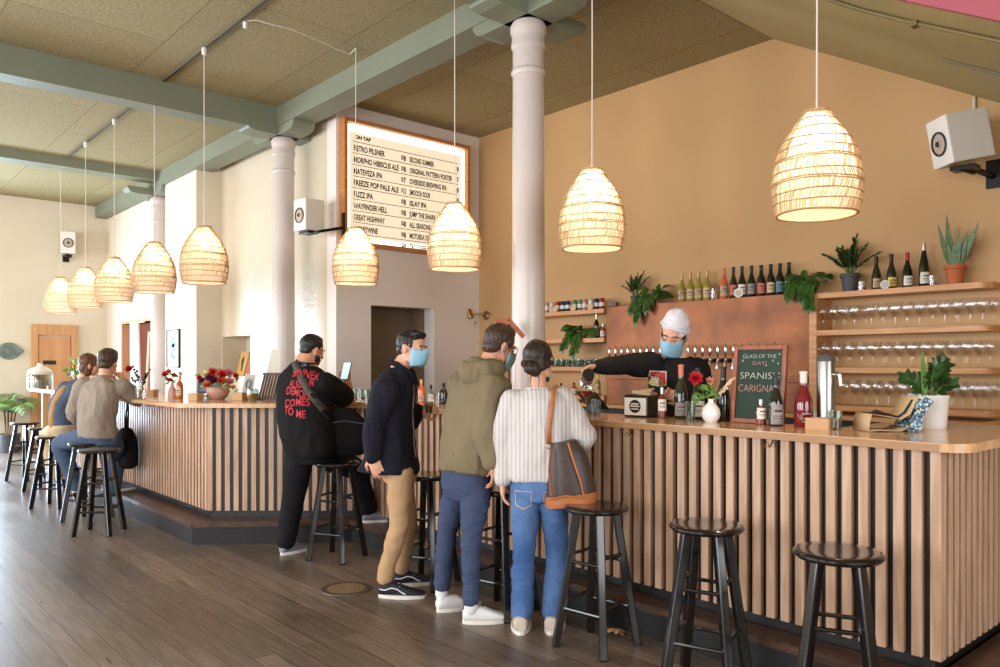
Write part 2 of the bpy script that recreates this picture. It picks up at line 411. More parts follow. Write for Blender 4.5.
# cable clipped along the soffit
pm('cable_olive', (120,104,62), .5)
pts = [(-2.35,3.86),(-2.1,3.96),(-1.95,4.05),(-1.8,4.12),(-1.6,4.14),(-1.3,4.11),(-.9,4.07),(-.4,4.05)]
b = MB().tube([(x,y,zsl(x)-.014) for x,y in pts], .011, 8)
cb = tag(b.build('ceiling_cable', M['cable_olive']), 'olive painted cable clipped along the sloping green ceiling at top right', 'cable')
for x,y in ((-1.55,4.138),(-1.1,4.09)): MB().box((x,y,zsl(x)-.018),(.03,.05,.03)).build('cable_clip', M['cable_olive'], cb, False)
# conduit down to the right speaker
pa = atY(974,97,6.38); pb = atY(974,112,6.38)
tag(MB().tube([(pa.x,6.385,zsl(pa.x)-.01),(pa.x,6.385,pb.z-.1)], .012, 8).build('wall_conduit', M['wall_cream']), 'thin painted conduit dropping from the slope to the right wall speaker', 'conduit')
# bolsters at the column heads
def bolster(x, y, parent):
    b = MB()
    for ax in (0,1):
        prof = [(-.50,4.12),(-.50,4.09),(-.46,4.04),(-.38,4.02),(.38,4.02),(.46,4.04),(.50,4.09),(.50,4.12)]
        hw = .13
        vs = [((x+p if ax==0 else x+s*hw), (y+s*hw if ax==0 else y+p), z) for s in (-1,1) for p,z in prof]; n=len(prof)
        b.add(vs, [tuple(range(n)), tuple(reversed(range(n,2*n)))]+[(i,i+n,(i+1)%n+n,(i+1)%n) for i in range(n)])
    return b.build('bolster', M['beam_sage'], parent, False)
CP = [(-4.28,.118),(-8.32,.118),(-12.5,.118)]
CL = ['tall white cast iron column rising behind the three standing drinkers', 'white cast iron column behind the bar between flowers and the menu board', 'farthest white cast iron column, beside the small framed print']
for (x, r), lb in zip(CP, CL):
    t = thing('column', (x,4.08,0), lb, 'column')
    prof = [(r*1.3,0),(r*1.3,.12),(r*1.14,.16),(r*1.1,.3),(r*1.09,1.2),(r,3.62)]
    MB().lathe(prof, seg=40).build('shaft', M['column_white'], t)
    z = 3.62; cp = [(r,z),(r*1.04,z+.0),(r*1.1,z+.015),(r*1.12,z+.03),(r*1.06,z+.045),(r*1.0,z+.05),(r*1.0,z+.2),(r*1.1,z+.215),(r*1.1,z+.245),(r*1.06,z+.26),(r*1.06,z+.30),(r*1.16,z+.33),(r*1.16,z+.37),(r*1.02,z+.40)]
    MB().lathe(cp, seg=40).build('capital', M['column_white'], t)
    bb = bolster(0, 0, t)
# baseboard on the far wall
plainbox('baseboard_left', XF, XF+.02, 2.26, y0-.01, 0, .14, 'platform_wood')
# ================================================================ THE BAR
u = Vector((.663,.7486,0)); ZT, ZB = 1.134, 1.098
bar_front = [(-1.09,4.72),(-1.09,3.42),(-5.54,3.42),(-6.55,2.29),(-12.4,2.29)]
bar_back = [(-12.4,2.93),(-6.95,2.93),(-6.06,3.94),(-1.83,3.94),(-1.83,4.72)]
def rounded(poly, radii, n=8):
    out = []; k = len(poly)
    for i,(p,r) in enumerate(zip(poly, radii)):
        p = Vector((*p,0)); a = Vector((*poly[i-1],0)); c = Vector((*poly[(i+1)%k],0))
        if r <= 0: out.append((p.x,p.y)); continue
        d1 = (a-p).normalized(); d2 = (c-p).normalized(); th = d1.angle(d2); L = r/math.tan(th/2)
        s = p+d1*L; e = p+d2*L; cen = p+(d1+d2).normalized()*(r/math.sin(th/2))
        v1 = s-cen; v2 = e-cen; ang = v1.angle(v2)
        for j in range(n+1):
            q = j/n; v = (v1*math.sin((1-q)*ang)+v2*math.sin(q*ang))/math.sin(ang); out.append((cen.x+v.x, cen.y+v.y))
    return out
poly = rounded(bar_front+bar_back, [.0,.11,.3,.12,.05, .05,0,0,0,0])
t = MB().prism(poly, ZB, ZT).build('bar_top', M['bar_top'], None, False)
bm_ = bmesh.new(); bm_.from_mesh(t.data)
es = [e for e in bm_.edges if abs(e.verts[0].co.z-ZT)<1e-5 and abs(e.verts[1].co.z-ZT)<1e-5]
bmesh.ops.bevel(bm_, geom=es, offset=.004, segments=2, affect='EDGES'); bm_.to_mesh(t.data); bm_.free()
BT=t; t.name='bar_worktop'; tag(t, 'long polished butcher block worktop bending along the whole bar', 'worktop')
# bar body with slatted front
PF = [(-1.20,4.62),(-1.20,3.47),(-5.66,3.47),(-6.51,2.51),(-12.2,2.51)]
PB_ = [(-12.2,2.85),(-6.98,2.85),(-6.12,3.84),(-1.75,3.84),(-1.75,4.62)]
bar = thing('bar_counter', (0,0,0), 'bar body clad in light vertical wooden slats over a dark backing', 'bar counter')
def inset(p, k): return p
body = MB().prism([(-1.235,4.62),(-1.235,3.505),(-5.63,3.505),(-6.49,2.545),(-12.2,2.545)]+PB_, .0, ZB-.001)
body.build('backing', M['bar_dark'], bar, False)
def slats(p, q, pitch, w, name, mname='slat_wood', dep=.034):
    p = Vector((*p,0)); q = Vector((*q,0)); d = (q-p); Ln = d.length; d.normalize(); nrm = Vector((d.y,-d.x,0))
    ang = math.atan2(d.y,d.x); b = MB(); n = int(Ln/pitch)
    for i in range(n+1):
        c = p+d*(w/2+ (Ln-w)*i/n) - nrm*(dep/2)
        b.box((c.x,c.y,(.235+ZB-.002)/2),(w,dep,ZB-.002-.235),rot=(0,0,ang),bev=.002)
    return b.build(name, M[mname], bar, False)
slats((-5.66,3.47),(-1.20,3.47),.0735,.042,'slat_panel')
slats((-6.51,2.51),(-5.66,3.47),.0745,.042,'slat_panel')
slats((-12.2,2.51),(-6.53,2.51),.0735,.042,'slat_panel')
slats((-1.20,3.49),(-1.20,4.62),.0735,.042,'slat_panel')
plainbox('end_panel', -12.28, -12.21, 2.44, 2.9, 0, ZB-.002, 'wall_orange', kind=None, parent=bar)
# hooks under the top
def hook(x, y, z, parent=None):
    b = MB().tube([(x,y,z),(x,y-.012,z-.02),(x,y-.03,z-.035),(x,y-.045,z-.028),(x,y-.045,z-.01)], .0035, 6).tube([(x-.018,y-.02,z-.012),(x-.03,y-.03,z-.03),(x-.02,y-.04,z-.04)],.0025,6).tube([(x+.018,y-.02,z-.012),(x+.03,y-.03,z-.03),(x+.02,y-.04,z-.04)],.0025,6)
    return b
hk = [(633,'brass coat hook under the bar top near the napkin box'),(773,'brass coat hook under the bar top near the chalkboard'),(435,'brass coat hook under the bar top beside the green jacket')]
for px, lb in hk:
    pt = atY(px, 440, 3.466); tag(hook(pt.x, 3.466, 1.094).build('coat_hook', M['brass']), lb, 'hook')
# foot platform
fp = [(-1.0,4.6),(-1.0,3.33),(-5.60,3.33),(-6.35,2.31),(-12.2,2.31),(-12.2,2.53),(-6.50,2.53),(-5.66,3.49),(-1.21,3.49),(-1.21,4.6)]
pl = MB().prism(fp, .145, .182).build('foot_platform', M['platform_wood'], None, False)
tag(pl, 'low dark wooden foot platform running along the bar base', 'platform')
fp2 = [(-1.03,4.58),(-1.03,3.355),(-5.62,3.355),(-6.375,2.335),(-12.17,2.335),(-12.17,2.54),(-6.49,2.54),(-5.65,3.48),(-1.22,3.48),(-1.22,4.58)]
MB().prism(fp2, 0.0, .144).build('riser', M['bar_navy'], pl, False)
# ================================================================ STOOLS
def stool_parts(t):
    H = .728
    prof = [(0,H-.034),(.13,H-.034),(.158,H-.030),(.168,H-.018),(.168,H-.010),(.160,H-.002),(.15,H),(.1,H-.002),(0,H-.003)]
    MB().lathe(prof, seg=40).build('seat', M['stool_black'], t)
    legs = []
    for k in range(4):
        a = PI/4+k*PI/2; p0 = Vector((.10*math.cos(a),.10*math.sin(a),H-.03)); p1 = Vector((.212*math.cos(a),.212*math.sin(a),0.0))
        d = p0-p1; R = mat_from_dir(d, Vector((math.cos(a),math.sin(a),0)))
        b = MB().box((p0+p1)/2,(.040,.040,d.length),rot=R,bev=.006)
        for i,v in enumerate(b.v):
            if v.z < 0.004: b.v[i].z = 0.0
        b.build('leg', M['stool_black'], t, False); legs.append((p0,p1))
    for z, off in ((.44,0),(.20,0)):
        for k in range(4):
            zz = z + (.035 if k % 2 else 0)
            A = legs[k]; B = legs[(k+1)%4]
            pa = A[1].lerp(A[0], zz/(H-.03)); pb = B[1].lerp(B[0], zz/(H-.03))
            MB().tube([pa,pb], .0095, 8).build('rung', M['stool_black'], t)
def mkstool():
    t = thing('bar_stool', (-2.05,3.0,0), '', 'stool', 'black wooden bar stools')
    stool_parts(t); return register(t)
st0 = mkstool()
ST = [  # x, y, rz, label
 (-2.05,3.075,.30,'black wooden stool second from the right end of the bar'),
 (-1.415,3.02,.42,'black wooden stool nearest the right corner of the bar'),
 (-2.70,3.06,.10,'black wooden stool just right of the woman in the cream sweater'),
 (-3.45,3.07,.2,'black wooden stool in shadow between the green jacket and the cream sweater'),
 (-4.22,3.09,.35,'black wooden stool between the navy jacket man and the green jacket man'),
 (-5.22,2.99,.45,'black wooden stool the man in the printed black shirt leans on'),
 (-7.36,1.90,.9,'nearest black wooden stool of the left row, empty beside the seated man'),
 (-8.05,1.98,.7,'black wooden stool the man in the grey shirt sits on'),
 (-9.04,1.91,.8,'black wooden stool the woman in the denim jacket sits on'),
 (-10.33,2.08,.8,'second black wooden stool from the far end of the left row'),
 (-11.41,2.09,.7,'farthest black wooden stool, beside the potted palm'),
]
for i,(x,y,a,lb) in enumerate(ST):
    o = st0 if i == 0 else copy_tree(st0)
    o.location = (x,y,0); o.rotation_euler = (0,0,a); o['label'] = lb
# ================================================================ PENDANTS
m = pm('rattan_shell', (250,236,210), .7)
nt = m.node_tree; N = nt.nodes; L = nt.links
tr = N.new('ShaderNodeBsdfTranslucent'); tr.inputs[0].default_value = (1,.95,.86,1)
mx = N.new('ShaderNodeMixShader'); mx.inputs[0].default_value = .42
L.new(N['Principled BSDF'].outputs[0], mx.inputs[1]); L.new(tr.outputs[0], mx.inputs[2])
trn = N.new('ShaderNodeBsdfTransparent'); mx2 = N.new('ShaderNodeMixShader'); mx2.inputs[0].default_value = .30
L.new(mx.outputs[0], mx2.inputs[1]); L.new(trn.outputs[0], mx2.inputs[2]); L.new(mx2.outputs[0], N['Material Output'].inputs[0])
def straw(name, rgb, k):
    m = pm(name, rgb, .6); nt = m.node_tree; N = nt.nodes; L = nt.links
    tr = N.new('ShaderNodeBsdfTranslucent'); tr.inputs[0].default_value = hexc(*rgb)
    mx = N.new('ShaderNodeMixShader'); mx.inputs[0].default_value = k
    L.new(N['Principled BSDF'].outputs[0], mx.inputs[1]); L.new(tr.outputs[0], mx.inputs[2]); L.new(mx.outputs[0], N['Material Output'].inputs[0])
straw('rattan_rib', (216,184,142), .3); straw('rattan_band', (186,146,102), .15)
pm('bulb_glow', (255,240,210), .3, emit=(255,222,170), estr=45)
def shade_r(z):   # z 0 (rim) .. .56 (crown)
    q = z/.56; pts = [(0,.197),(.12,.215),(.28,.223),(.45,.216),(.6,.197),(.75,.160),(.88,.112),(1,.066)]
    for (a,ra),(b_,rb) in zip(pts, pts[1:]):
        if q <= b_+1e-6:
            t = (q-a)/(b_-a); t2 = t; return ra+(rb-ra)*t2
    return pts[-1][1]
def pendant_parts(t, top, rise):
    # origin at the shade crown
    zs = [i/24*.56 for i in range(25)]
    MB().lathe([(shade_r(z)-.006, z-.56) for z in zs], seg=48).build('lining', M['rattan_shell'], t)
    rows = [0,.055,.105,.165,.215,.285,.345,.40,.46,.515,.555]
    b = MB(); rnd = random.Random(3)
    for z0,z1 in zip(rows, rows[1:]):
        n = max(26, int(92*shade_r((z0+z1)/2)/.22))
        ph = rnd.random(); lean = rnd.choice((-.05,.05,.08,-.08))
        for k in range(n):
            a0 = 2*PI*(k+ph)/n + rnd.uniform(-.02,.02); pp = []
            for j in range(4):
                z = z0+(z1-z0)*j/3; a = a0 + lean*j/3 + rnd.uniform(-.004,.004); r = shade_r(z)+.001
                pp.append((r*math.cos(a), r*math.sin(a), z-.56))
            b.tube(pp, rnd.choice((.0022,.003,.0036)), 4, False)
    b.build('rib_weave', M['rattan_rib'], t, True, clean=False)
    b = MB()
    for i, z in enumerate(rows):
        for dz in ((-.006,.006) if i in (3,5) else (0,)):
            pp = []
            for k in range(49):
                a = 2*PI*k/48; r = shade_r(z+dz if z+dz>0 else 0)+.003; wob = .0025*math.sin(a*3+i*2); pp.append((r*math.cos(a), r*math.sin(a), z+dz-.56+wob))
            b.tube(pp, .0036 if i not in (0,) else .006, 6, False)
    b.build('band', M['rattan_band'], t, True, clean=False)
    MB().lathe([(.066,-.005),(.066,.012),(.03,.02),(.0,.022)], seg=24).build('crown_ring', M['rattan_band'], t)
    MB().lathe([(0,.03),(.018,.028),(.02,-.06),(.022,-.12),(0,-.125)], seg=16).build('lamp_holder', M['white_ceramic'], t)
    bl = MB().ell((0,0,-.165),(.032,.032,.045)).build('bulb', M['bulb_glow'], t)
    return t
lamp0 = thing('pendant_lamp', (-1.82,3.70,2.70), '', 'pendant lamp', 'woven rattan pendant lamps')
pendant_parts(lamp0, 0, 0)
for ch in [c for c in bpy.data.objects if c.parent == lamp0]:
    for v in ch.data.vertices: v.co.x *= .93; v.co.y *= .93; v.co.z *= .886
register(lamp0)
LP = [(-1.84,3.70,'rattan pendant lamp nearest the camera, over the right end of the bar'),
 (-3.32,3.72,'rattan pendant lamp just right of the tall white column'),
 (-4.72,3.72,'rattan pendant lamp overlapping the lower right of the menu board'),
 (-6.16,3.72,'rattan pendant lamp overlapping the lower left of the menu board'),
 (-7.00,2.67,'rattan pendant lamp left of the middle column, nearest of the left row'),
 (-8.24,2.64,'rattan pendant lamp in front of the far column, second of the left row'),
 (-9.72,2.67,'rattan pendant lamp third along the left row, over the seated couple'),
 (-10.96,2.67,'rattan pendant lamp second from the far end of the left row'),
 (-12.40,2.70,'farthest rattan pendant lamp, nearest the wooden door')]
cord_me = None
for i,(x,y,lb) in enumerate(LP):
    o = lamp0 if i == 0 else copy_tree(lamp0)
    o.location = (x,y,2.68); o['label'] = lb
    if i != 3:
        MB().tube([(0,0,.02),(0.002,0,.8),(0,0,CZ-2.68-(.075 if i > 3 else .0))], .0042, 6).build('cord', M['cord_white'], o)
        if i <= 3: MB().lathe([(0,CZ-2.70),(.03,CZ-2.70),(.035,CZ-2.682)], seg=16).build('ceiling_rose', M['white_paint'], o)
        else: MB().lathe([(0,CZ-2.79),(.02,CZ-2.785),(.024,CZ-2.74),(.02,CZ-2.725)], seg=14).build('track_plug', M['white_paint'], o)
    else:
        c = atZ(360,53,CZ-.01); pts = [(0,0,.02),(0,0,1.6)]
        hx = []
        for (px,py,dz) in ((360,54,.0),(350,54,.02),(338,50,.03),(322,42,.03),(305,35,.03),(290,29,.04),(270,24,.03),(256,20,.02),(247,21,.04)):
            q = atZ(px,py,CZ-.02-dz*.5); hx.append(q-Vector((x,y,2.68)))
        # the cord drops from the hook to the shade
        MB().tube([(0,0,.02),(hx[0].x*.0,0,1.0),(0,0,hx[0].z)], .0042, 6).build('cord', M['cord_white'], o)
        MB().tube([(0,0,hx[0].z)]+[tuple(h) for h in hx[1:]], .0042, 6).build('swag_cord', M['cord_white'], o)
    l = bpy.data.lights.new('pendant_bulb', 'POINT'); l.energy = 27 if i < 4 else 13; l.color = (1,.76,.50); l.shadow_soft_size = .05
    lo = bpy.data.objects.new('pendant_bulb', l); lo.location = (x,y,2.53); COL.objects.link(lo)
# track rails on the ceiling
for x0,x1,lb in ((-8.15,-5.3,'slim dark track rail on the near ceiling bay above the left lamps'),(-12.05,-9.2,'slim dark track rail on the far ceiling bay beyond the cross beam')):
    t = MB().box(((x0+x1)/2,2.70,CZ-.014),(x1-x0,.036,.028)).build('ceiling_track', M['track_metal'], None, False)
    tag(t, lb, 'track'); MB().box(((x0+x1)/2,2.70,CZ-.030),(x1-x0-.02,.012,.004)).build('track_slot', M['bar_dark'], t, False)
for px,py in ((245,18),):
    c = atZ(px,py,CZ)
    tag(MB().lathe([(0,-.06),(.016,-.055),(.02,-.01),(.012,0)], (c.x,c.y,CZ-.028), 12).build('cord_hook', M['white_paint']), 'small white hook on the track holding the swagged cord', 'hook')
# ================================================================ MENU BOARD
def text_mesh(body, size, width=None, align='LEFT', ext=.0, space=1.0, off=0.0):
    cu = bpy.data.curves.new('lettering', 'FONT'); cu.body = body; cu.size = size; cu.align_x = align; cu.extrude = ext; cu.space_character = space; cu.resolution_u = 3; cu.offset = off
    o = bpy.data.objects.new('lettering', cu); COL.objects.link(o)
    dg = bpy.context.evaluated_depsgraph_get(); me = bpy.data.meshes.new_from_object(o.evaluated_get(dg))
    vs = [v.co.copy() for v in me.vertices]; fs = [tuple(p.vertices) for p in me.polygons]
    bpy.data.objects.remove(o); bpy.data.curves.remove(cu); bpy.data.meshes.remove(me)
    if width and vs:
        mx = max(v.x for v in vs); k = width/mx
        for v in vs: v.x *= k
    return vs, fs
mb = thing('menu_board', (-7.62,4.39,2.77), 'large backlit tap list board in an orange wood frame on the wall', 'menu board')
W_, H_ = 1.77, 1.388
pm('lightbox', (255,244,224), .4, emit=(255,232,198), estr=.55); pm('lightbox_edge', (255,250,240), .4, emit=(255,246,230), estr=1.6)
b = MB()
for y,z,sy,sz in ((.02,H_/2,.04,H_),(W_-.02,H_/2,.04,H_),(W_/2,.02,W_-.08,.04),(W_/2,H_-.02,W_-.08,.04)):
    b.box((.06,y,z),(.12,sy,sz),bev=.004)
b.build('frame', M['frame_wood'], mb, False)
MB().box((.03,W_/2,H_/2),(.05,W_-.08,H_-.08)).build('light_panel', M['lightbox'], mb, False)
pm('ink', (52,44,36), .6)
left = ['RETRO PILSNER','MORPHO HIBISCUS ALE','MATEVEZA IPA','FREEZE POP PALE ALE','FUZZ IPA','WAYFINDER HELL','GREAT HIGHWAY','BARLEYWINE','TRY WIT']
right = ['SECOND SUMMER','ORIGINAL PATTERN PORTER','OVERSIDE BREWING IPA','SMOOCH SOUR','ISLAY IPA','JUMP THE SHARK','ALL SEASONS WIT','MOTUEKA DIPA','TRY CIDER']
price = ['8','8','7','12','8','8','8','8','8']; pr2 = ['9','7','8','9','8','8','8','8','8']
bt = MB(); bl = MB()
def putmenu(s, y, z, size, wd=None):
    vs, fs = text_mesh(s, size, wd, off=.003); MB().add([(.0575, y+v.x, z+v.y) for v in vs], fs).build('menu_text', M['ink'], mb, False, clean=False)
putmenu('ON TAP', .17, 1.19, .055)
rowh = .1275
for i in range(9):
    z = 1.055 - i*rowh
    putmenu(left[i], .15, z, .088, .0315*len(left[i])); putmenu('$'+price[i], .78, z, .085, .07)
    putmenu(right[i], .90, z, .085, .0275*len(right[i])); putmenu(pr2[i], 1.60, z, .085, .035)
    if i < 9: bl.box((.058, .88, z+.100),(.004,1.48,.006))
bl.build('ruled_line', M['ink'], mb, False)
b = MB()
for y,z,sy,sz in ((.075,H_/2,.06,H_-.1),(W_-.075,H_/2,.06,H_-.1),(W_/2,.075,W_-.22,.06),(W_/2,H_-.085,W_-.22,.09)): b.box((.03,y,z),(.051,sy,sz))
b.build('lit_edge', M['lightbox_edge'], mb, False)
# ================================================================ SPEAKERS
def speaker(loc, fwd, size, lb, bracket, tilt=0):
    f = Vector(fwd).normalized(); t = thing('wall_speaker', loc, lb, 'speaker', rz=0)
    R = mat_from_dir(f, UP)   # cols: x side, y up-ish, z forward
    w_, h_, d_ = size
    MB().box((0,0,0),(w_,h_,d_),rot=R,bev=.012).build('cabinet', M['white_paint'], t, False)
    c = R @ Vector((0, -.01, d_/2))
    MB().lathe([(w_*.36,0),(w_*.36,.008),(w_*.31,.010),(w_*.30,.002)], c, 32, R).build('driver_ring', M['black_plastic'], t)
    pm_ = M.get('speaker_cone') or pm('speaker_cone', (188,170,150), .4)
    dc = MB().lathe([(w_*.30,.002),(w_*.12,-.012+.016),(w_*.11,.012),(0,.018)], c, 32, R).build('driver_cone', pm_, t)
    MB().lathe([(w_*.09,.012),(w_*.06,.022),(0,.026)], c, 20, R).build('dust_cap', M['black_plastic'], dc)
    b = MB()
    for p,q,r in bracket[0]: b.tube([p,q], r, 8)
    for c_,s_ in bracket[1]: b.box(c_,s_,bev=.004)
    b.build('bracket', M['black_metal'], t, False)
    return t
c = atY(960,139,6.0)
speaker(c, (-.62,-.74,-.18), (.235,.335,.30), 'white wall speaker at top right beneath the sloping ceiling',
  ([((.05,.10,-.20),(.10,.38,-.22),.022),((0,0,-.2),(.05,.12,-.22),.02)], [((.10,.375,-.20),(.10,.03,.20)),((.02,.04,-.20),(.16,.12,.03))]))
c = atY(309,216,4.08)
speaker(c, (.10,-1,0), (.23,.34,.24), 'white wall speaker between the middle column and the menu board',
  ([((.0,.0,-.19),(.20,.02,-.19),.016),((.20,.02,-.19),(.26,.26,-.13),.016)], [((.27,.262,-.12),(.05,.02,.30)),((.0,.0,-.185),(.20,.14,.02))]))
c = atX(68,243,XF+.16)
speaker(c, (.97,-.2,0), (.23,.38,.20), 'small white wall speaker high on the far wall',
  ([((-.02,0,-.26),(-.15,0,-.26),.02)], [((0,0,-.23),(.10,.10,.05)),((-.15,0,-.26),(.02,.1,.12))]))
ORD = ['first','second','third','fourth','fifth','sixth','seventh','eighth','ninth','tenth','eleventh','twelfth','thirteenth','fourteenth','fifteenth','sixteenth','seventeenth','eighteenth','nineteenth','twentieth','twenty-first','twenty-second','twenty-third','twenty-fourth']
# ================================================================ BACK BAR
SH = [2.03,1.73,1.43,1.13]
SN = ['top','second','third','lowest']
def shelf(x0, x1, z, rr, lb):
    poly = rounded([(x0,6.4),(x0,6.13),(x1,6.13),(x1,6.4)], [0,0,rr,0])
    t = MB().prism(poly, z-.042, z).build('wall_shelf', M['shelf_wood'], None, False); tag(t, lb, 'shelf')
for z,n in zip(SH, SN):
    shelf(-3.05,-1.80,z,.09,'%s oak shelf right of the copper panel' % n)
    shelf(-6.75,-5.31,z,0,'%s oak shelf left of the copper panel' % n)
o = MB().box((-3.083,6.265,1.525),(.063,.27,1.01),bev=.003).build('shelf_post', M['shelf_wood'], None, False); tag(o,'upright oak end board between the copper panel and glass shelves','shelf board')
m = pm('copper', (158,96,54), .42, metal=.4, rgb2=(106,62,38), scale=3.2, bump=.15, bscale=5, detail=7)
m2 = pm('copper_low', (196,112,48), .4, metal=.35, var=.2, scale=2)
cp_ = thing('copper_panel', (-4.205,6.15,1.06), 'mottled copper panel behind the taps, its ledge holding bottles', 'tap panel')
MB().box((0,.12,.49),(2.17,.24,.99),bev=.003).build('copper_sheet', M['copper'], cp_, False)
MB().box((0,-.014,.27),(2.17,.02,.05),bev=.004).build('tap_rail', M['copper'], cp_, False)
o = thing('back_counter', (-4.3,6.15,0), 'back counter with oak edge and dark front under the shelves', 'counter')
MB().box((0,0,1.045),(5.0,.5,.03)).build('counter_top', M['shelf_wood'], o, False)
MB().box((0,.02,.515),(4.96,.44,1.03)).build('cabinet_front', M['bar_dark'], o, False)
MB().box((.0,-.205,.80),(4.8,.01,.012)).build('pull_rail', M['steel'], o, False)
# taps
tp = thing('beer_tap', (0,0,0), 'chrome beer tap with black collar in the row along the copper panel', 'beer tap', 'row of beer taps on the copper panel')
MB().tube([(0,.005,0),(0,-.05,0)], .019, 14).build('collar', M['black_plastic'], tp)
MB().tube([(0,-.045,.0),(0,-.075,-.005),(0,-.085,-.03),(0,-.09,-.075)], [.013,.013,.012,.009], 10).build('spout', M['chrome'], tp)
MB().lathe([(.0,.0),(.007,.0),(.007,.04),(.012,.055),(.014,.10),(.012,.135),(.006,.145),(0,.147)], (0,-.07,.0), 12).build('handle', M['chrome'], tp)
register(tp)
for i in range(24):
    o = tp if i == 0 else copy_tree(tp)
    o.location = (-5.17+i*.0782, 6.125, 1.49); o['label'] = 'chrome beer tap with black collar, %s from the left on the copper panel' % ORD[i]
# ---------------------------------------------------------------- bottles
def gl(name, rgb, rough=.06, coat=.5, spec=.6): return pm(name, rgb, rough, coat=coat, spec=spec)
gl('glass_dark', (22,22,16)); gl('glass_green', (38,42,20)); gl('glass_yellow', (150,138,48)); gl('glass_rose', (214,98,56)); gl('glass_amber', (176,84,28)); gl('glass_red', (110,14,22)); gl('glass_orange',(226,104,34)); gl('glass_brown',(116,52,26))
pm('label_white', (228,220,208), .6); pm('label_tan', (206,176,140), .6); pm('label_pink', (206,110,92), .6); pm('label_blue', (92,128,146), .6)
pm('label_cream', (222,196,158), .6, rgb2=(150,120,96), scale=30); pm('label_grey', (170,160,156), .6, rgb2=(120,108,106), scale=25)
pm('label_yellow', (222,190,90), .6); pm('cap_red', (170,24,34), .35); pm('cap_silver', (206,200,186), .3, metal=.6); pm('cap_gold', (196,160,96), .35, metal=.3); pm('cap_coral', (214,120,90), .4); pm('cap_black',(20,20,20),.4)
clear_mat('clear_glass', (255,255,255), .32); clear_mat('pale_glass', (226,232,228), .35)
def bprof(h, r, kind='bord'):
    k = h/.30
    if kind == 'burg': p = [(0,0),(r*.94,0),(r,.006),(r,.115*k),(r*.93,.145*k),(r*.66,.185*k),(r*.42,.215*k),(r*.38,.235*k),(r*.36,.285*k),(r*.42,.287*k),(r*.42,.297*k),(0,.30*k)]
    elif kind == 'flute': p = [(0,0),(r*.94,0),(r,.006),(r,.12*k),(r*.85,.17*k),(r*.55,.22*k),(r*.38,.255*k),(r*.36,.288*k),(r*.42,.29*k),(r*.40,.299*k),(0,.30*k)]
    elif kind == 'beer': p = [(0,0),(r*.94,0),(r,.006),(r,.14*k),(r*.9,.17*k),(r*.55,.205*k),(r*.42,.235*k),(r*.38,.28*k),(r*.46,.284*k),(r*.46,.298*k),(0,.30*k)]
    elif kind == 'small': p = [(0,0),(r*.94,0),(r,.008),(r,.16*k),(r*.8,.20*k),(r*.36,.225*k),(r*.34,.255*k),(r*.4,.257*k),(r*.4,.298*k),(0,.30*k)]
    else: p = [(0,0),(r*.94,0),(r,.006),(r,.18*k),(r*.88,.2*k),(r*.45,.225*k),(r*.38,.24*k),(r*.37,.285*k),(r*.43,.287*k),(r*.43,.297*k),(0,.30*k)]
    return p
def bottle(name, loc, h, r, kind, gm, lm, cm, lb, cat='bottle', group=None, lz=(.15,.40), arc=2.2, face=-1.2, tagc=False, write=None):
    t = thing(name, loc, lb, cat, group)
    P = bprof(h, r, kind); MB().lathe(P, seg=24).build('glass_body', M[gm], t)
    z0, z1 = lz[0]*h, lz[1]*h
    if lm:
        b = MB(); n = 12; vs = []
        for z in (z0,z1):
            for k in range(n+1):
                a = face-arc/2+arc*k/n; vs.append(((r+.0012)*math.cos(a),(r+.0012)*math.sin(a),z))
        b.add(vs, [(k,k+1,n+2+k,n+1+k) for k in range(n)])
        lo = b.build('paper_label', M[lm], t, True)
        bb = MB()
        for (q0,q1,aa) in ((.62,.72,.5),(.40,.44,.7),(.28,.31,.6)):
            vs = []; 
            for z in (z0+(z1-z0)*q0, z0+(z1-z0)*q1):
                for k in range(7):
                    a = face-arc*aa/2+arc*aa*k/6; vs.append(((r+.0018)*math.cos(a),(r+.0018)*math.sin(a),z))
            bb.add(vs, [(k,k+1,8+k,7+k) for k in range(6)])
        bb.build('label_print', M['ink'], lo, True)
    if cm:
        zc = h*.80; top = [(rr+.001, z) for rr,z in P if z >= zc-.001]
        top = [(top[0][0], h*.78)]+top[:-1]+[(0,h+.0015)]
        MB().lathe(top, seg=18).build('capsule', M[cm], t)
    return t
LZ = 2.045
row = [  # px, height, kind, glass, label, capsule, text
 (683.5,.27,'burg','glass_yellow','label_cream','cap_gold','leftmost yellow-green wine bottle with cream label on the copper ledge'),
 (692,.275,'burg','glass_yellow','label_tan','cap_gold','second yellow-green wine bottle from the left on the copper ledge'),
 (700,.28,'burg','glass_yellow','label_cream','cap_gold','third yellow-green wine bottle from the left on the copper ledge'),
 (708.5,.28,'burg','glass_yellow','label_tan','cap_gold','rightmost yellow-green wine bottle, beside a small clear glass on the ledge'),
 (725.5,.285,'burg','glass_rose','label_cream','cap_coral','single orange-pink wine bottle on the copper ledge'),
 (735,.285,'burg','glass_green','label_pink','cap_black','dark wine bottle directly right of the orange-pink bottle'),
 (743.5,.285,'burg','glass_dark','label_white','cap_black','dark wine bottle behind the round white price tag on the ledge'),
 (753,.28,'burg','glass_dark','label_grey','cap_black','dark bottle with grey label, fourth from the pothos on the ledge'),
 (762.8,.275,'beer','glass_dark','label_pink','cap_black','dark bottle with salmon label third from the pothos on the ledge'),
 (772.3,.275,'beer','glass_dark','label_tan','cap_black','dark bottle with peach label second from the pothos on the ledge'),
 (781.5,.275,'beer','glass_dark','label_blue','cap_black','dark bottle with blue label next to the pothos on the copper ledge'),
 (790.5,.275,'beer','glass_dark','label_grey','cap_black','dark bottle partly behind the pothos leaves on the copper ledge')]
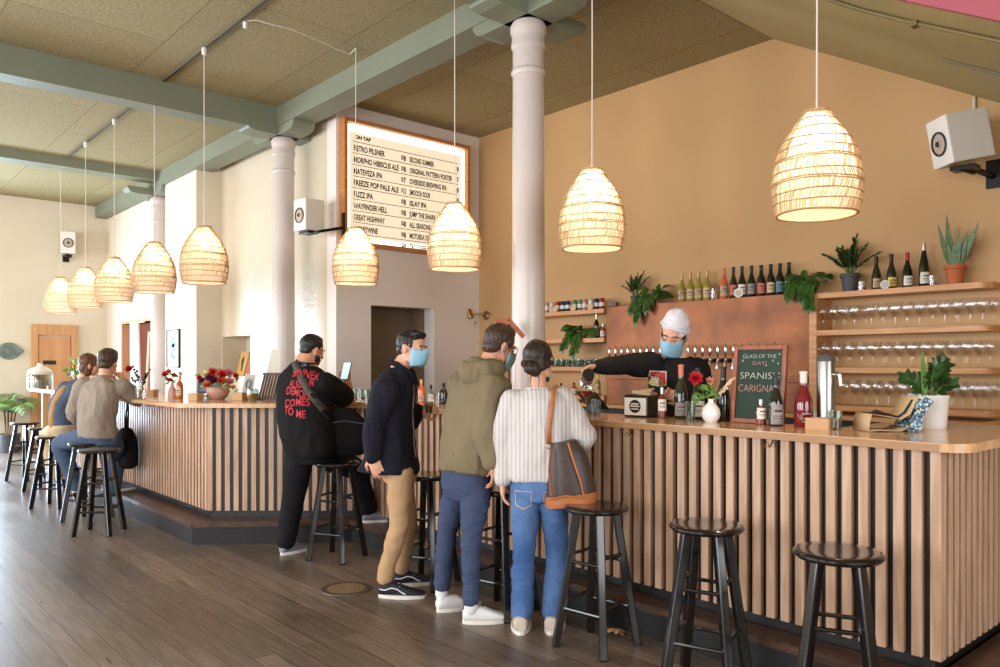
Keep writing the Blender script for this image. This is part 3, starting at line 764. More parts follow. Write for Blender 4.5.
# spacing read from the ledge: each bottle stands on it at y = 6.22
for px,h,k,g,l_,c_,lb in row:
    p = atY(px-1.5, 290, 6.23)
    bottle('wine_bottle' if k == 'burg' else 'beer_bottle', (p.x,6.23,LZ), h, .037, k, g, l_, c_, lb, group='bottles along the copper ledge', lz=(.10,.42), face=-.9)
def round_tag(px, Y, z, lb, r=.042):
    p = atY(px, 290, Y); R = mat_from_dir(Vector((.3,-.9,.15)))
    t = tag(MB().lathe([(0,-.002),(r,-.002),(r,.002),(0,.002)], (0,0,r), 24, R).build('price_tag', M['label_white']), lb, 'tag'); t.location = (p.x,Y,z)
    b = MB()
    for q,wd in ((.012,.04),(-.004,.05),(-.018,.03)): b.box(Vector((0,0,r))+R@Vector((0,q,.0035)), (wd,.004,.001), rot=R)
    b.build('tag_print', M['ink'], t, False)
round_tag(738.5, 6.17, LZ, 'round white handwritten tag leaning on dark bottles on the copper ledge')
round_tag(885, 6.16, 2.03, 'round white handwritten tag before two green bottles on the top shelf', .034)
def tumbler(loc, h, r, lb, cat='glass', group=None, mat='clear_glass', fill=None, name='tumbler', fh=.6):
    t = thing(name, loc, lb, cat, group)
    MB().lathe([(0,0),(r*.86,0),(r*.88,.004),(r,h),(r*.95,h),(r*.82,.010),(0,.010)], seg=20).build('glass_wall', M[mat], t)
    if fill: MB().lathe([(0,.011),(r*.80,.011),(r*(.80+.1*fh),h*fh),(0,h*fh)], seg=18).build('drink', M[fill], t)
    return t
pp = atY(714, 290, 6.19); tumbler((pp.x,6.19,LZ), .10, .032, 'small clear glass among the bottles on the copper ledge')
top = [(876.5,.27,'burg','glass_green','label_cream','cap_black','green wine bottle with cream label beside the candle on the top shelf'),
 (891.5,.275,'burg','glass_green','label_yellow','cap_black','green wine bottle with yellow label behind the round tag on the top shelf'),
 (907.5,.275,'burg','glass_dark','label_white','cap_red','dark wine bottle with red capsule and white label on the top shelf'),
 (924,.33,'flute','glass_dark','label_white','cap_silver','tall slim bottle with silver capsule on the top shelf')]
for px,h,k,g,l_,c_,lb in top:
    p = atY(px, 280, 6.26); bottle('wine_bottle', (p.x,6.26,2.03), h, .036, k, g, l_, c_, lb, lz=(.08,.34), face=-.8)
pm('candle_wax', (150,30,36), .4)
for px,lb in ((862,'small glass candle jar beside the grey plant pot on the top shelf'),(933,'small glass jar beside the tall slim bottle on the top shelf')):
    p = atY(px, 280, 6.2); tumbler((p.x,6.2,2.03), .075, .03, lb, 'candle jar', fill='candle_wax', name='candle_jar', fh=.35)
# cans on the top left shelf
pm('can_navy',(38,58,104),.3,metal=.4); pm('can_teal',(92,146,146),.3,metal=.4); pm('can_white',(214,206,198),.3,metal=.3); pm('can_red',(168,52,52),.3,metal=.4); pm('can_pink',(190,140,140),.3,metal=.4); pm('can_green',(110,140,100),.3,metal=.3)
cans = [(547,'can_pink','pinkish'),(552,'can_white','off-white'),(558,'can_red','red'),(563,'can_navy','navy'),(568,'can_navy','dark blue'),(574.5,'can_green','green'),(580,'can_teal','teal'),(585,'can_pink','dusty pink'),(591,'can_white','pale'),(596.5,'can_navy','slate blue'),(602,'can_red','wine red')]
can0 = None
pl_ = ['at the left end','second from the left','third from the left','fourth from the left','fifth from the left','in the middle behind a tag','right of the green can','fifth from the right end','behind the right tag','second from the right end','at the right end']
for (px,mn,cn),w_ in zip(cans, pl_):
    p = atY(px, 300, 6.24); t = thing('drink_can', (p.x,6.24,2.03), '%s drink can %s on the top left shelf' % (cn, w_), 'can', 'row of drink cans')
    MB().lathe([(0,0),(.022,0),(.030,.012),(.030,.10),(.024,.118)], seg=18).build('can_body', M[mn], t)
    MB().lathe([(.024,.118),(.025,.121),(.022,.119),(0,.117)], seg=18).build('can_lid', M['steel'], t)
    MB().lathe([(.0304,.035),(.0304,.075)], seg=18).build('can_band', M['label_white'] if mn!='can_white' else M['label_tan'], t)
for px,lb in ((555,'round tan tag left of the dark blue cans on the left shelf'),(573,'round tan tag in front of the green can on the left shelf'),(590,'round tan tag near the right end of the can row')):
    p = atY(px, 300, 6.17); t = tag(MB().lathe([(0,-.002),(.034,-.002),(.034,.002),(0,.002)], (0,0,.034), 20, mat_from_dir(Vector((.3,-.9,.1)))).build('price_tag', M['label_tan']), lb, 'tag'); t.location = (p.x,6.17,2.03)
p = atY(612, 303, 6.2); b_ = thing('folded_cloth', (p.x,6.22,LZ), 'small grey folded cloth at the left end of the copper ledge', 'cloth')
pm('cloth_grey',(128,118,108),.8); MB().box((0,0,.02),(.12,.07,.022),bev=.01).box((.005,0,.042),(.11,.065,.02),bev=.009).build('cloth_fold', M['cloth_grey'], b_)
# ---------------------------------------------------------------- wine glasses
def wg_mesh(h=.20, r=.040, mat='clear_glass'):
    prof = [(0,0),(r*.85,.001),(r*.83,.004),(.006,.009),(.0035,.02),(.0035,h*.42),(.012,h*.45),(r*.75,h*.56),(r,h*.70),(r*.93,h*.86),(r*.80,h),(r*.77,h),(r*.90,h*.86),(r*.96,h*.70),(r*.72,h*.575),(0,h*.47)]
    return MB().lathe(prof, seg=20)
g0 = wg_mesh().build('wine_glass', M['clear_glass']); used = False
def put_glass(x, y, z, lb, grp, sc=1.0):
    global used
    o = g0 if not used else g0.copy()
    if used: COL.objects.link(o)
    used = True
    o.location = (x,y,z); o.scale = (sc,sc,sc); tag(o, lb, 'wine glass', grp); return o
rows_ = [(1.73,[823,834,843,854.5,871.5,883,895.5,908,920,933,945,958.5,971,983],'second'),
         (1.43,[817,826,837,850.5,862,873,886.5,900,912.5,926,939.5,954,967.5,979],'third'),
         (1.13,[844,855,865.5,877.5,889,903,916,929,941,951,963,975.5,984],'lowest')]
for z,pxs,nm in rows_:
    for gi, px in enumerate(pxs):
        for Y,rw in ((6.19,'front'),(6.31,'back')):
            p = atY(px, 330, 6.19)
            put_glass(p.x + (.0 if rw=='front' else .035), Y, z, 'clear wine glass %s from the copper in the %s row on the %s right shelf' % (ORD[gi],rw,nm), '%s row of wine glasses on the %s right shelf' % (rw,nm))
tb = None
tum0 = MB().lathe([(0,0),(.030,0),(.031,.004),(.036,.085),(.034,.085),(.029,.01),(0,.01)], seg=18).build('water_glass', M['pale_glass']); first = True
for k in range(11):
    for Y,rw in ((6.19,'front'),(6.30,'back')):
        o = tum0 if first else tum0.copy()
        if not first: COL.objects.link(o)
        first = False; o.location = (-6.25+k*.084+(.0 if rw=='front' else .03), Y, 1.43)
        tag(o, 'clear tumbler %s from the left in the %s row on the third left shelf' % (ORD[k],rw), 'glass', '%s row of tumblers on the left shelf' % rw)
# bottles on the left shelves
for px,Y,z,h,g,l_,c_,lb in ((596.5,6.26,1.73,.26,'glass_dark','label_grey','cap_silver','dark bottle with grey label right of the pothos on the second left shelf'),
    (603,6.22,1.73,.15,'glass_amber','label_white','cap_silver','small amber jar at the right end of the second left shelf'),
    (574,6.22,1.13,.13,'glass_amber','label_white','cap_black','small amber bottle on the lowest left shelf near the bartender hand'),
    (598,6.24,1.13,.22,'glass_yellow','label_cream','cap_gold','pale bottle at the right end of the lowest left shelf'),
    (561,6.24,1.13,.12,'glass_dark','label_tan','cap_black','short dark jar on the lowest left shelf behind the cream sweater')):
    p = atY(px, 350, Y); bottle('bottle', (p.x,Y,z), h, .03, 'small', g, l_, c_, lb, lz=(.12,.5), face=-.9)
# ---------------------------------------------------------------- plants
pm('leaf_green', (40,72,26), .32, rgb2=(66,104,38), scale=9); pm('leaf_dark', (30,54,24), .28, rgb2=(48,82,34), scale=9); pm('leaf_light', (86,124,52), .35, rgb2=(120,150,72), scale=9)
pm('stem_green', (70,96,44), .5); pm('terracotta', (188,102,58), .7, var=.08, scale=20); pm('pot_grey', (72,72,74), .6); pm('soil', (52,38,28), .9); pm('leaf_yellow', (196,176,60), .4)
def pot(t, h, r0, r1, mat, rim=True):
    p = [(0,0),(r0,0),(r0+(r1-r0)*.8,h*.78)]
    if rim: p += [(r1*1.0,h*.78),(r1*1.08,h*.8),(r1*1.08,h),(r1*.96,h),(r1*.9,h*.86),(0,h*.86)]
    else: p += [(r1,h),(r1*.94,h),(r1*.88,h*.9),(0,h*.9)]
    MB().lathe(p, seg=32).build('pot', M[mat], t)
    MB().lathe([(r1*.88,h*.875),(0,h*.89)], seg=20).build('soil', M['soil'], t)
def zz(t, z0, stems, seed=1, LL=.055, mat='leaf_dark'):
    rnd = random.Random(seed); lf = MB(); sm = MB()
    for (az, lean, ln) in stems:
        d = Vector((math.cos(az),math.sin(az),0)); pts = []
        for i in range(9):
            q = i/8; pts.append(Vector((0,0,z0))+d*(.012+ln*lean*(q**1.4))+UP*(ln*q*(1-.25*lean*q)))
        sm.tube(pts, [.006-.004*i/8 for i in range(9)], 6)
        n = int(ln/.028)
        for i in range(2, n+1):
            q = .22+.76*(i-1)/n; k = min(7,int(q*8)); f = q*8-k; p = pts[k].lerp(pts[k+1], f); tg = (pts[k+1]-pts[k]).normalized()
            sd = tg.cross(UP if abs(tg.z) < .9 else d).normalized()
            ct = d.cross(UP)
            for s_ in (-1,1):
                dr = (tg*.75+ct*s_*.75+UP*.1+d*rnd.uniform(-.3,.3)).normalized()
                lf.leaf(p, dr, (UP*.4 - d*.3 + ct*s_*-.3 + Vector((0,-.5,0))), LL*rnd.uniform(.95,1.25)*(1.1-.3*q), LL*.55, .1, 5, .2)
        lf.leaf(pts[-1], (pts[-1]-pts[-2]), Vector((0,-1,.3)), LL*.9, LL*.36, .1)
    lf.build('foliage', M[mat], t, True, clean=False); sm.build('stem', M['stem_green'], t)
def pothos(t, z0, vines, seed=1, LL=.085, fill=26, rad=.12, mat='leaf_green', hang=None, back=.1):
    rnd = random.Random(seed); lf = MB(); sm = MB(); yl = MB()
    for k in range(fill):
        az = rnd.uniform(0,2*PI); r = rad*math.sqrt(rnd.random()); p = Vector((r*math.cos(az), min(r*math.sin(az),back), z0+rnd.uniform(-.01,.11)*(1.2-r/rad*.6)))
        sm.tube([(p.x*.2,p.y*.2,z0-.02), (p.x*.6,p.y*.6,z0+(p.z-z0)*.8), tuple(p)], .0022, 5)
        d = Vector((math.cos(az)+rnd.uniform(-.3,.3), math.sin(az)*.6-.5, rnd.uniform(-.9,.3)))
        lf.leaf(p, d, Vector((rnd.uniform(-.3,.5),-.8,.7)), LL*rnd.uniform(.75,1.15), LL*.72, .25, 6, .12)
    for vn in vines:
        pts = [Vector(v) for v in vn]; sm.tube(pts, .003, 5)
        for a, b_ in zip(pts, pts[1:]):
            for q in (.25,.75):
                p = a.lerp(b_, q)
                for s_ in (-1,1):
                    d = Vector((s_*rnd.uniform(.3,.9), -.35, -rnd.uniform(.5,1)))
                    lf.leaf(p, d, Vector((s_*.3,-1,.4)), LL*rnd.uniform(.75,1.15), LL*.7, .2, 6, .12)
        lf.leaf(pts[-1], Vector((.05,-.2,-1)), Vector((0,-1,.2)), LL, LL*.66, .1)
    lf.build('foliage', M[mat], t, True, clean=False); sm.build('vine', M['stem_green'], t)
# top shelf: zz plant in a grey pot, snake plant in terracotta
p = atY(850, 288, 6.25); t = thing('zz_plant', (p.x,6.25,2.03), 'zz plant with glossy leaflets in a dark grey pot on the top shelf', 'plant')
pot(t, .15, .052, .07, 'pot_grey')
zz(t, .13, [(PI*.95,.85,.24),(PI*.9,.4,.24),(-.2,.15,.30),(.2,.4,.24),(0,.95,.20),(-1.2,.4,.17),(1.4,.2,.26),(2.6,.3,.24)], 2, .062)
p = atY(955, 280, 6.26); t = thing('snake_plant', (p.x,6.26,2.03), 'snake plant with upright sword leaves in a terracotta pot on the top shelf', 'plant')
pot(t, .145, .05, .068, 'terracotta'); lf = MB(); rnd = random.Random(5)
pm('snake_leaf', (48,80,38), .35, rgb2=(100,122,58), scale=14, stretch=(1,1,4))
for az,ln,L_ in ((PI,.26,.36),(PI*.95,.08,.42),(.0,.42,.36),(.3,.22,.30),(-.9,.12,.30),(PI*.8,.1,.30),(1.2,.1,.26),(-.2,.3,.22),(PI*1.1,.14,.24),(-1.5,.05,.2)):
    d = Vector((math.cos(az)*ln, math.sin(az)*ln*.3, 1)); lf.leaf((math.cos(az)*.025, math.sin(az)*.02, .12), d, Vector((rnd.uniform(-.2,.2),-1,0)), L_, .042, -.06*ln, 8, .25, 0)
lf.build('sword_leaves', M['snake_leaf'], t, True, clean=False)
MB().lathe([(0,0),(.066,0),(.072,.008),(0,.006)],seg=24).build('saucer', M['terracotta'], t)
# pothos at the right end of the copper ledge and at its left end
p = atY(806, 290, 6.2); t = thing('pothos_plant', (p.x,6.24,LZ), 'full pothos spilling over the right end of the copper panel', 'plant')
pot(t, .09, .04, .055, 'terracotta')
pothos(t, .09, [[(-.05,-.04,.12),(-.09,-.13,.06),(-.10,-.15,-.02)],[(.06,-.04,.12),(.08,-.14,.04),(.09,-.155,-.06),(.085,-.16,-.11)],[(0,-.04,.12),(.02,-.14,.05),(.03,-.155,-.04)]], 4, .08, 34, .15, hang=None)
p = atY(634, 300, 6.24); t = thing('zz_plant', (p.x,6.26,LZ), 'small upright zz plant in a dark pot at the left end of the copper ledge', 'plant')
pot(t, .10, .035, .045, 'pot_grey'); zz(t, .09, [(PI,.5,.17),(2.7,.3,.22),(.0,.35,.25),(.3,.55,.2),(-1.5,.3,.16),(1.5,.1,.22),(PI*1.1,.8,.13)], 8, .05)
p = atY(650, 298, 6.2); t = thing('pothos_plant', (p.x,6.24,LZ), 'pothos trailing over the left end of the copper panel above the beanie', 'plant')
pot(t, .09, .035, .05, 'pot_grey')
pothos(t, .08, [[(-.06,-.04,.1),(-.13,-.13,.04),(-.15,-.15,-.05)],[(-.03,-.04,.1),(-.06,-.14,.02),(-.075,-.155,-.10),(-.08,-.16,-.14)],[(.05,-.04,.1),(.05,-.14,.03),(.04,-.155,-.04)]], 9, .085, 26, .14)
p = atY(581, 330, 6.2); t = thing('pothos_plant', (p.x,6.22,1.73), 'large-leaved pothos in a terracotta pot on the second left shelf', 'plant')
pot(t, .09, .04, .055, 'terracotta')
pothos(t, .08, [[(-.05,-.04,.1),(-.10,-.12,.04),(-.16,-.13,-.05)],[(.03,-.04,.1),(.03,-.13,.02),(.0,-.14,-.12)]], 12, .12, 22, .13)
# ---------------------------------------------------------------- things on the bar top
def onbar(px, py): return atZ(px, py, ZT)
# chalkboard
cbd = thing('chalkboard', (-2.245,3.84,ZT), 'green chalkboard in a red-brown wood frame announcing glass of the day', 'chalkboard')
pm('chalk_green', (24,52,38), .6, var=.15, scale=6); wood('red_wood', (120,58,30), (156,80,44), .35, 'Z', 1); pm('chalk', (206,206,190), .9); pm('chalk_pink', (206,150,140), .9)
R_ = Euler((-.10,0,0)).to_matrix(); CW, CH = .315, .425
b = MB()
for x,z,sx,sz in ((-CW/2+.0125,CH/2,.025,CH),(CW/2-.0125,CH/2,.025,CH),(0,CH-.0125,CW-.05,.025),(0,.0125,CW-.05,.025)): b.box(R_@Vector((x,0,z)),(sx,.022,sz),rot=R_,bev=.003)
b.build('frame', M['red_wood'], cbd, False)
MB().box(R_@Vector((0,.004,CH/2)),(CW-.05,.008,CH-.05),rot=R_).build('slate', M['chalk_green'], cbd, False)
def chalk(s, x, z, size, wd, mt, rot=0):
    vs, fs = text_mesh(s, size, wd, off=-size*.018); c, s_ = math.cos(rot), math.sin(rot)
    return MB().add([R_@Vector((x+v.x*c-v.y*s_, -.0012, z+v.x*s_+v.y*c)) for v in vs], fs).build('chalk_lettering', M[mt], cbd, False, clean=False)
chalk('GLASS OF THE', -.105, .355, .030, .20, 'chalk'); chalk('DAY!', -.045, .318, .030, .085, 'chalk_pink')
chalk('SPANISH', -.118, .242, .052, .235, 'chalk'); chalk('CARIGNAN', -.125, .172, .056, .25, 'chalk_pink')
for x,z in ((-.11,.325),(.07,.325),(.10,.31),(.105,.36),(.03,.30)): chalk('*', x, z, .035, None, 'chalk')
# napkin box
pm('kraft', (196,156,116), .8); pm('napkin', (196,166,136), .9)
nb = thing('napkin_dispenser', (onbar(637,417).x, 3.83, ZT), 'black napkin dispenser with a white front and round black logo', 'napkin dispenser', rz=.12)
MB().box((0,0,.068),(.175,.15,.135),bev=.016).build('housing', M['black_plastic'], nb, False)
MB().box((0,-.0755,.065),(.150,.006,.105),bev=.002).build('face_plate', M['label_white'], nb, False)
lg = MB().lathe([(0,0),(.040,0),(.040,.001),(0,.001)], (0,-.0787,.066), 32, Euler((PI/2,0,0)).to_matrix()).build('round_logo', M['cap_black'], nb)
b = MB()
for z,wd in ((.082,.05),(.066,.064),(.050,.05)): b.box((0,-.0802,z),(wd,.001,.006))
for a in range(7): b.box((-.024+a*.008,-.0803,.074),(.0035,.001,.0065))
b.build('logo_print', M['label_white'], lg, False)
MB().box((.02,.0,.145),(.12,.11,.022),rot=(0,.12,.1),bev=.006).box((.03,.0,.160),(.09,.09,.014),rot=(.1,-.14,.3),bev=.005).build('napkin_stack', M['napkin'], nb, False)
# tablet till
tl = thing('till_tablet', (onbar(611,412).x+.02, 3.845, ZT), 'black tablet till on a stand facing the bartender', 'till')
MB().box((0,.0,.085),(.23,.012,.155),rot=(.75,0,-.25),bev=.006).build('tablet', M['black_plastic'], tl, False)
MB().box((0,.015,.03),(.07,.06,.06),rot=(0,0,-.25),bev=.01).build('stand', M['pot_grey'], tl, False)
# standing bottles
def bb(px, py, h, r, kind, g, l_, c_, lb, **k):
    Y = k.pop('Y', None); q = onbar(px, py) if Y is None else atY(px, py, Y); return bottle(k.pop('name','wine_bottle'), (q.x,q.y,ZT), h, r, kind, g, l_, c_, lb, **k)
bb(662,418.5,.185,.026,'small','glass_brown','label_white','cap_silver','small bitters bottle with white label right of the napkin dispenser', name='bitters_bottle', lz=(.25,.62), face=-.75)
bb(681,416,.32,.040,'burg','glass_green','label_grey','cap_coral','tall green wine bottle with coral capsule held by the bartender', lz=(.06,.30), face=-.8, Y=3.86)
q = atY(690.5,418,3.77); t = tumbler((q.x,q.y,ZT), .11, .030, 'ribbed clear tumbler in front of the coral-capped wine bottle', mat='pale_glass')
bb(697.5,416.5,.30,.040,'burg','glass_dark','label_white','cap_black','dark wine bottle with wide white label behind the red gerbera', lz=(.06,.36), face=-.8, Y=3.885)
bb(723.5,415,.31,.040,'burg','glass_dark',None,'cap_black','dark unlabelled wine bottle directly behind the white vase', Y=3.885)
bb(761,421.5,.135,.027,'small','glass_brown','label_white','cap_silver','short bitters bottle with white label before the chalkboard', name='bitters_bottle', lz=(.25,.68), face=-.7, Y=3.76)
bb(776,421,.27,.036,'burg','glass_dark','label_grey','cap_black','dark wine bottle with pinkish grey label before the chalkboard', lz=(.04,.42), face=-.7, Y=3.76)
m = clear_mat('clear_red', (150,20,30), .3)
rb = bb(803.5,423,.285,.046,'burg','glass_red',None,'label_white','clear bottle of ruby red drink with white cap and white lettering', Y=3.8)
vs, fs = text_mesh('House', .036, .055); vs2, fs2 = text_mesh('Vermouth', .030, .062)
b = MB()
for V,F,z in ((vs,fs,.062),(vs2,fs2,.032)):
    b.add([(.0468*math.cos(-.8+(v.x-.03)/.0468), .0468*math.sin(-.8+(v.x-.03)/.0468), z+v.y) for v in V], F)
# squiggles of white lettering, kept generic
b2 = MB()
for z,wd in ((.07,.045),(.045,.06),(.03,.04)):
    pp_ = [(.0468*math.cos(-.8+(k/20-.5)*wd/.0468), .0468*math.sin(-.8+(k/20-.5)*wd/.0468), z+.004*math.sin(k*1.9)) for k in range(21)]
    b2.tube(pp_, .0011, 4, False)
b2.build('white_lettering', M['label_white'], rb, True)
# white vase with flowers
def flower_ball(b, c, r, n, seed, d0=Vector((0,-.5,.8)), cup=.5):
    rnd = random.Random(seed); c = Vector(c)
    for k in range(n):
        a = k*2.39996; q = math.sqrt((k+.5)/n); 
        R = mat_from_dir(d0)
        d = R@Vector((math.cos(a)*q, math.sin(a)*q, 1.05-q*.9)); d.normalize()
        b.leaf(c-d*.1*r, d, R@Vector((-math.cos(a)*.6,-math.sin(a)*.6,.9)), r*(.7+.4*q), r*.6, -cup*.5, 4, .2)
pm('petal_red',(196,34,44),.5); pm('petal_peach',(232,168,128),.5); pm('petal_cream',(230,210,176),.5); pm('petal_plum',(120,40,70),.5); pm('petal_pink',(220,130,140),.5); pm('petal_orange',(214,104,60),.5); pm('petal_center',(226,176,60),.6)
q = atY(711,419.5,3.76); v = thing('flower_vase', (q.x,q.y,ZT), 'round white bud vase holding a red gerbera and cream sprigs', 'vase of flowers')
MB().lathe([(0,0),(.030,0),(.046,.020),(.052,.045),(.046,.075),(.028,.098),(.016,.110),(.015,.125),(.018,.128),(.013,.126),(.012,.105),(0,.10)], seg=28).build('vase', M['white_ceramic'], v)
st_ = MB(); RR = lambda x,z: SR*x+UP*z
for x,z in ((-.088,.235),(-.02,.215),(.03,.24),(.06,.19),(-.05,.16)): st_.tube([RR(0,.10),RR(x*.4,.15),RR(x,z)], .002, 5)
st_.build('stem', M['stem_green'], v)
b = MB(); flower_ball(b, RR(-.088,.24)-SF*.01, .048, 30, 1, Vector((.5,-.6,.3)), .2); b.build('gerbera', M['petal_red'], v, True, clean=False)
b = MB(); flower_ball(b, RR(-.015,.225)-SF*.02, .030, 24, 2, -SF+UP*.3, .9); b.build('peach_rose', M['petal_peach'], v, True, clean=False)
b = MB(); rnd = random.Random(4)
for k in range(26):
    b.leaf(RR(rnd.uniform(-.09,.03), rnd.uniform(.12,.20))+SF*rnd.uniform(-.04,.03), Vector((rnd.uniform(-1,1),rnd.uniform(-1,.3),rnd.uniform(-.6,.8))), -SF+UP*.5, rnd.uniform(.03,.055), .02, .2)
b.build('greenery', M['leaf_light'], v, True, clean=False)
b = MB()
for k in range(5):
    x1 = .07+.02*k; z1 = .17+.025*k; pts = [RR(.005,.11),RR(x1*.5,.15+.01*k),RR(x1,z1)]; b.tube(pts,.0012,4)
    for j in range(9): 
        qq = pts[1].lerp(pts[2], .2+j*.1); b.ell(qq+Vector((rnd.uniform(-.008,.008),0,rnd.uniform(-.008,.008))), (.0045,.0045,.007), seg=6, rng=4)
b.build('dried_sprigs', M['petal_cream'], v)
# steel growler tower, squeeze bottle, kraft box, tumbler
q = atY(826,400,3.875); t = thing('steel_tower', (q.x,3.875,ZT), 'brushed steel draught tower with a rounded cap behind the bar top', 'draught tower')
MB().lathe([(0,0),(.058,0),(.058,.008),(.043,.012),(.043,.335),(.040,.345)], seg=28).build('column_tube', M['steel'], t)
MB().ell((0,0,.342),(.045,.045,.032)).build('cap', M['pot_grey'], t)
MB().tube([(.04,.0,.27),(.075,-.01,.268)], .014, 12).tube([(.075,-.01,.268),(.08,-.012,.215)],.007,8).build('tap', M['chrome'], t)
q = onbar(812,420); t = thing('squeeze_bottle', (atY(813.5,400,4.4).x,4.4,1.06), 'cream squeeze bottle with a pointed tip behind the ruby bottle', 'bottle')
MB().lathe([(0,0),(.028,0),(.028,.10),(.022,.115),(.008,.12),(.004,.155),(0,.157)], seg=18).build('squeeze_body', M['petal_cream'], t)
ws = thing('work_shelf', (-2.32,4.30,0), 'steel work counter on the bartender side of the bar', 'counter')
MB().box((0,.10,1.045),(.8,.22,.03),bev=.004).build('counter_top', M['steel'], ws, False)
for x in (-.36,.36): MB().box((x,.12,.515),(.04,.16,1.03)).build('leg', M['steel'], ws, False)
q = atY(820,428,3.74); t = thing('card_box', (q.x,3.74,ZT), 'small open kraft box beside the clear tumbler near the tower', 'box', rz=.1)
b = MB()
for x,y,sx,sy in ((-.055,0,.003,.08),(.055,0,.003,.08),(0,-.04,.113,.003),(0,.04,.113,.003)): b.box((x,y,.028),(sx,sy,.056))
b.build('box_wall', M['kraft'], t, False); MB().box((0,0,.002),(.11,.08,.004)).build('box_base', M['kraft'], t, False)
b = MB()
for k in range(6): b.box((-.035+k*.014,0,.03),(.0015,.07,.05),rot=(0,.1,0))
b.build('coaster_cards', M['label_white'], t, False)
q = atY(835.5,428,3.76); tumbler((q.x,q.y,ZT), .092, .032, 'clear tumbler standing beside the kraft box near the tower', mat='pale_glass')
# curled tote with terrazzo-patterned panel
pm('tote_tan',(186,160,124),.7); 
m = pm('terrazzo',(96,132,150),.5); N = m.node_tree.nodes; L = m.node_tree.links
tc = N.new('ShaderNodeTexCoord'); vo = N.new('ShaderNodeTexVoronoi'); vo.inputs['Scale'].default_value = 95; L.new(tc.outputs['Object'], vo.inputs[0])
r = ramp(N, L, vo.outputs['Color'], [hexc(36,52,72), hexc(70,110,140), hexc(150,190,200), hexc(214,206,170)], [.2,.42,.6,.75]); r.color_ramp.interpolation = 'CONSTANT'; L.new(r.outputs[0], N['Principled BSDF'].inputs['Base Color'])
q = onbar(890,431); t = thing('paper_tote', (q.x,q.y+.03,ZT), 'tan paper tote lying on its side with a blue speckled panel and black straps', 'tote')
def sheet(b, prof, w, th=.003, off=Vector((0,0,0))):
    # prof in (r, z) screen-right/up plane, width w into depth
    n = len(prof); vs = []
    for (a,z) in prof:
        for s_ in (-.5,.5): vs.append(SR*a+UP*z+SF*(w*s_)+off)
    b.add(vs, [(2*i,2*i+1,2*i+3,2*i+2) for i in range(n-1)])
def solid(o, th):
    md = o.modifiers.new('thickness','SOLIDIFY'); md.thickness = th; return o
b = MB(); sheet(b, [(-.155,.002),(-.10,.006),(-.04,.0035),(0,.003),(.035,.02)], .17); sheet(b, [(-.155,.002),(-.15,.05),(-.14,.085),(-.06,.075),(0,.062),(.04,.085),(.065,.14),(.085,.175)], .17); solid(b.build('paper_body', M['tote_tan'], t), .003)
b = MB(); sheet(b, [(.035,.004),(.05,.06),(.065,.115),(.085,.178)], .15, off=SF*-.012); sheet(b, [(.035,.004),(.085,.003),(.10,.03),(.095,.06),(.115,.10),(.155,.145),(.085,.178)], .15, off=SF*-.012)
n0 = len(b.v)
b.add([SR*a+UP*z-SF*.087 for a,z in ((.035,.004),(.085,.003),(.10,.03),(.095,.06),(.115,.10),(.155,.145),(.085,.178),(.065,.115),(.05,.06))], [tuple(range(9))])
solid(b.build('speckled_panel', M['terrazzo'], t, False), .002)
MB().tube([SR*-.13+UP*.09-SF*.06, SR*-.11+UP*.1-SF*.06, SR*-.06+UP*.082-SF*.06, SR*.0+UP*.068-SF*.05, SR*.03+UP*.09-SF*.05, SR*.07+UP*.15-SF*.05], .006, 8).build('strap', M['bar_dark'], t)
# plant in the white pot
q = onbar(931,428); t = thing('potted_plant', (q.x,q.y,ZT), 'leafy plant in a tall white pot at the right end of the bar', 'plant')
MB().lathe([(0,0),(.066,0),(.07,.006),(.082,.155),(.084,.158),(.084,.165),(.078,.165),(.072,.14),(0,.14)], seg=36).build('pot', M['white_ceramic'], t)
MB().lathe([(.073,.142),(0,.146)], seg=20).build('soil', M['soil'], t)
lf = MB(); sm = MB(); rnd = random.Random(11)
def spray(base, tip, n, LL, W):
    base = Vector(base); tip = Vector(tip); mid = base.lerp(tip,.5)+UP*.03
    pts = [base, base.lerp(mid,.6), mid, mid.lerp(tip,.6), tip]; sm.tube(pts, [.005,.0045,.004,.003,.002], 6)
    ax = (tip-base).normalized(); sd = ax.cross(SF).normalized()
    for k in range(n):
        q_ = .25+.75*k/(n-1); i = min(3,int(q_*4)); p_ = pts[i].lerp(pts[i+1], q_*4-i)
        for s_ in (-1,1): lf.leaf(p_, ax*.6+sd*s_*.9+SF*rnd.uniform(-.5,.2), -SF*.8+UP*.4+sd*s_*-.2, LL*rnd.uniform(.8,1.1), W, .12, 6, .2)
    lf.leaf(tip, ax, -SF+UP*.3, LL, W, .1)
spray((-.01,0,.14), SR*-.14+UP*.25+SF*-.02, 6, .055, .034); spray((.01,0,.14), SR*.05+UP*.33, 7, .06, .036); spray((.01,.01,.14), SR*.08+UP*.31+SF*.03, 6, .06, .035)
spray((0,-.01,.14), SR*.0+UP*.30-SF*.03, 6, .055, .034); spray((.0,.0,.14), SR*.07+UP*.22-SF*.05, 5, .055, .034); spray((.0,.02,.14), SR*-.06+UP*.24+SF*.05, 5, .055, .034)
lf.build('foliage', M['leaf_dark'], t, True, clean=False); sm.build('stem', M['stem_green'], t)
b = MB(); b.leaf(UP*.14-SR*.03, UP-SR*.12-SF*.1, -SF, .26, .035, -.02, 8, .3); b.build('young_leaf', M['leaf_light'], t, True, clean=False)
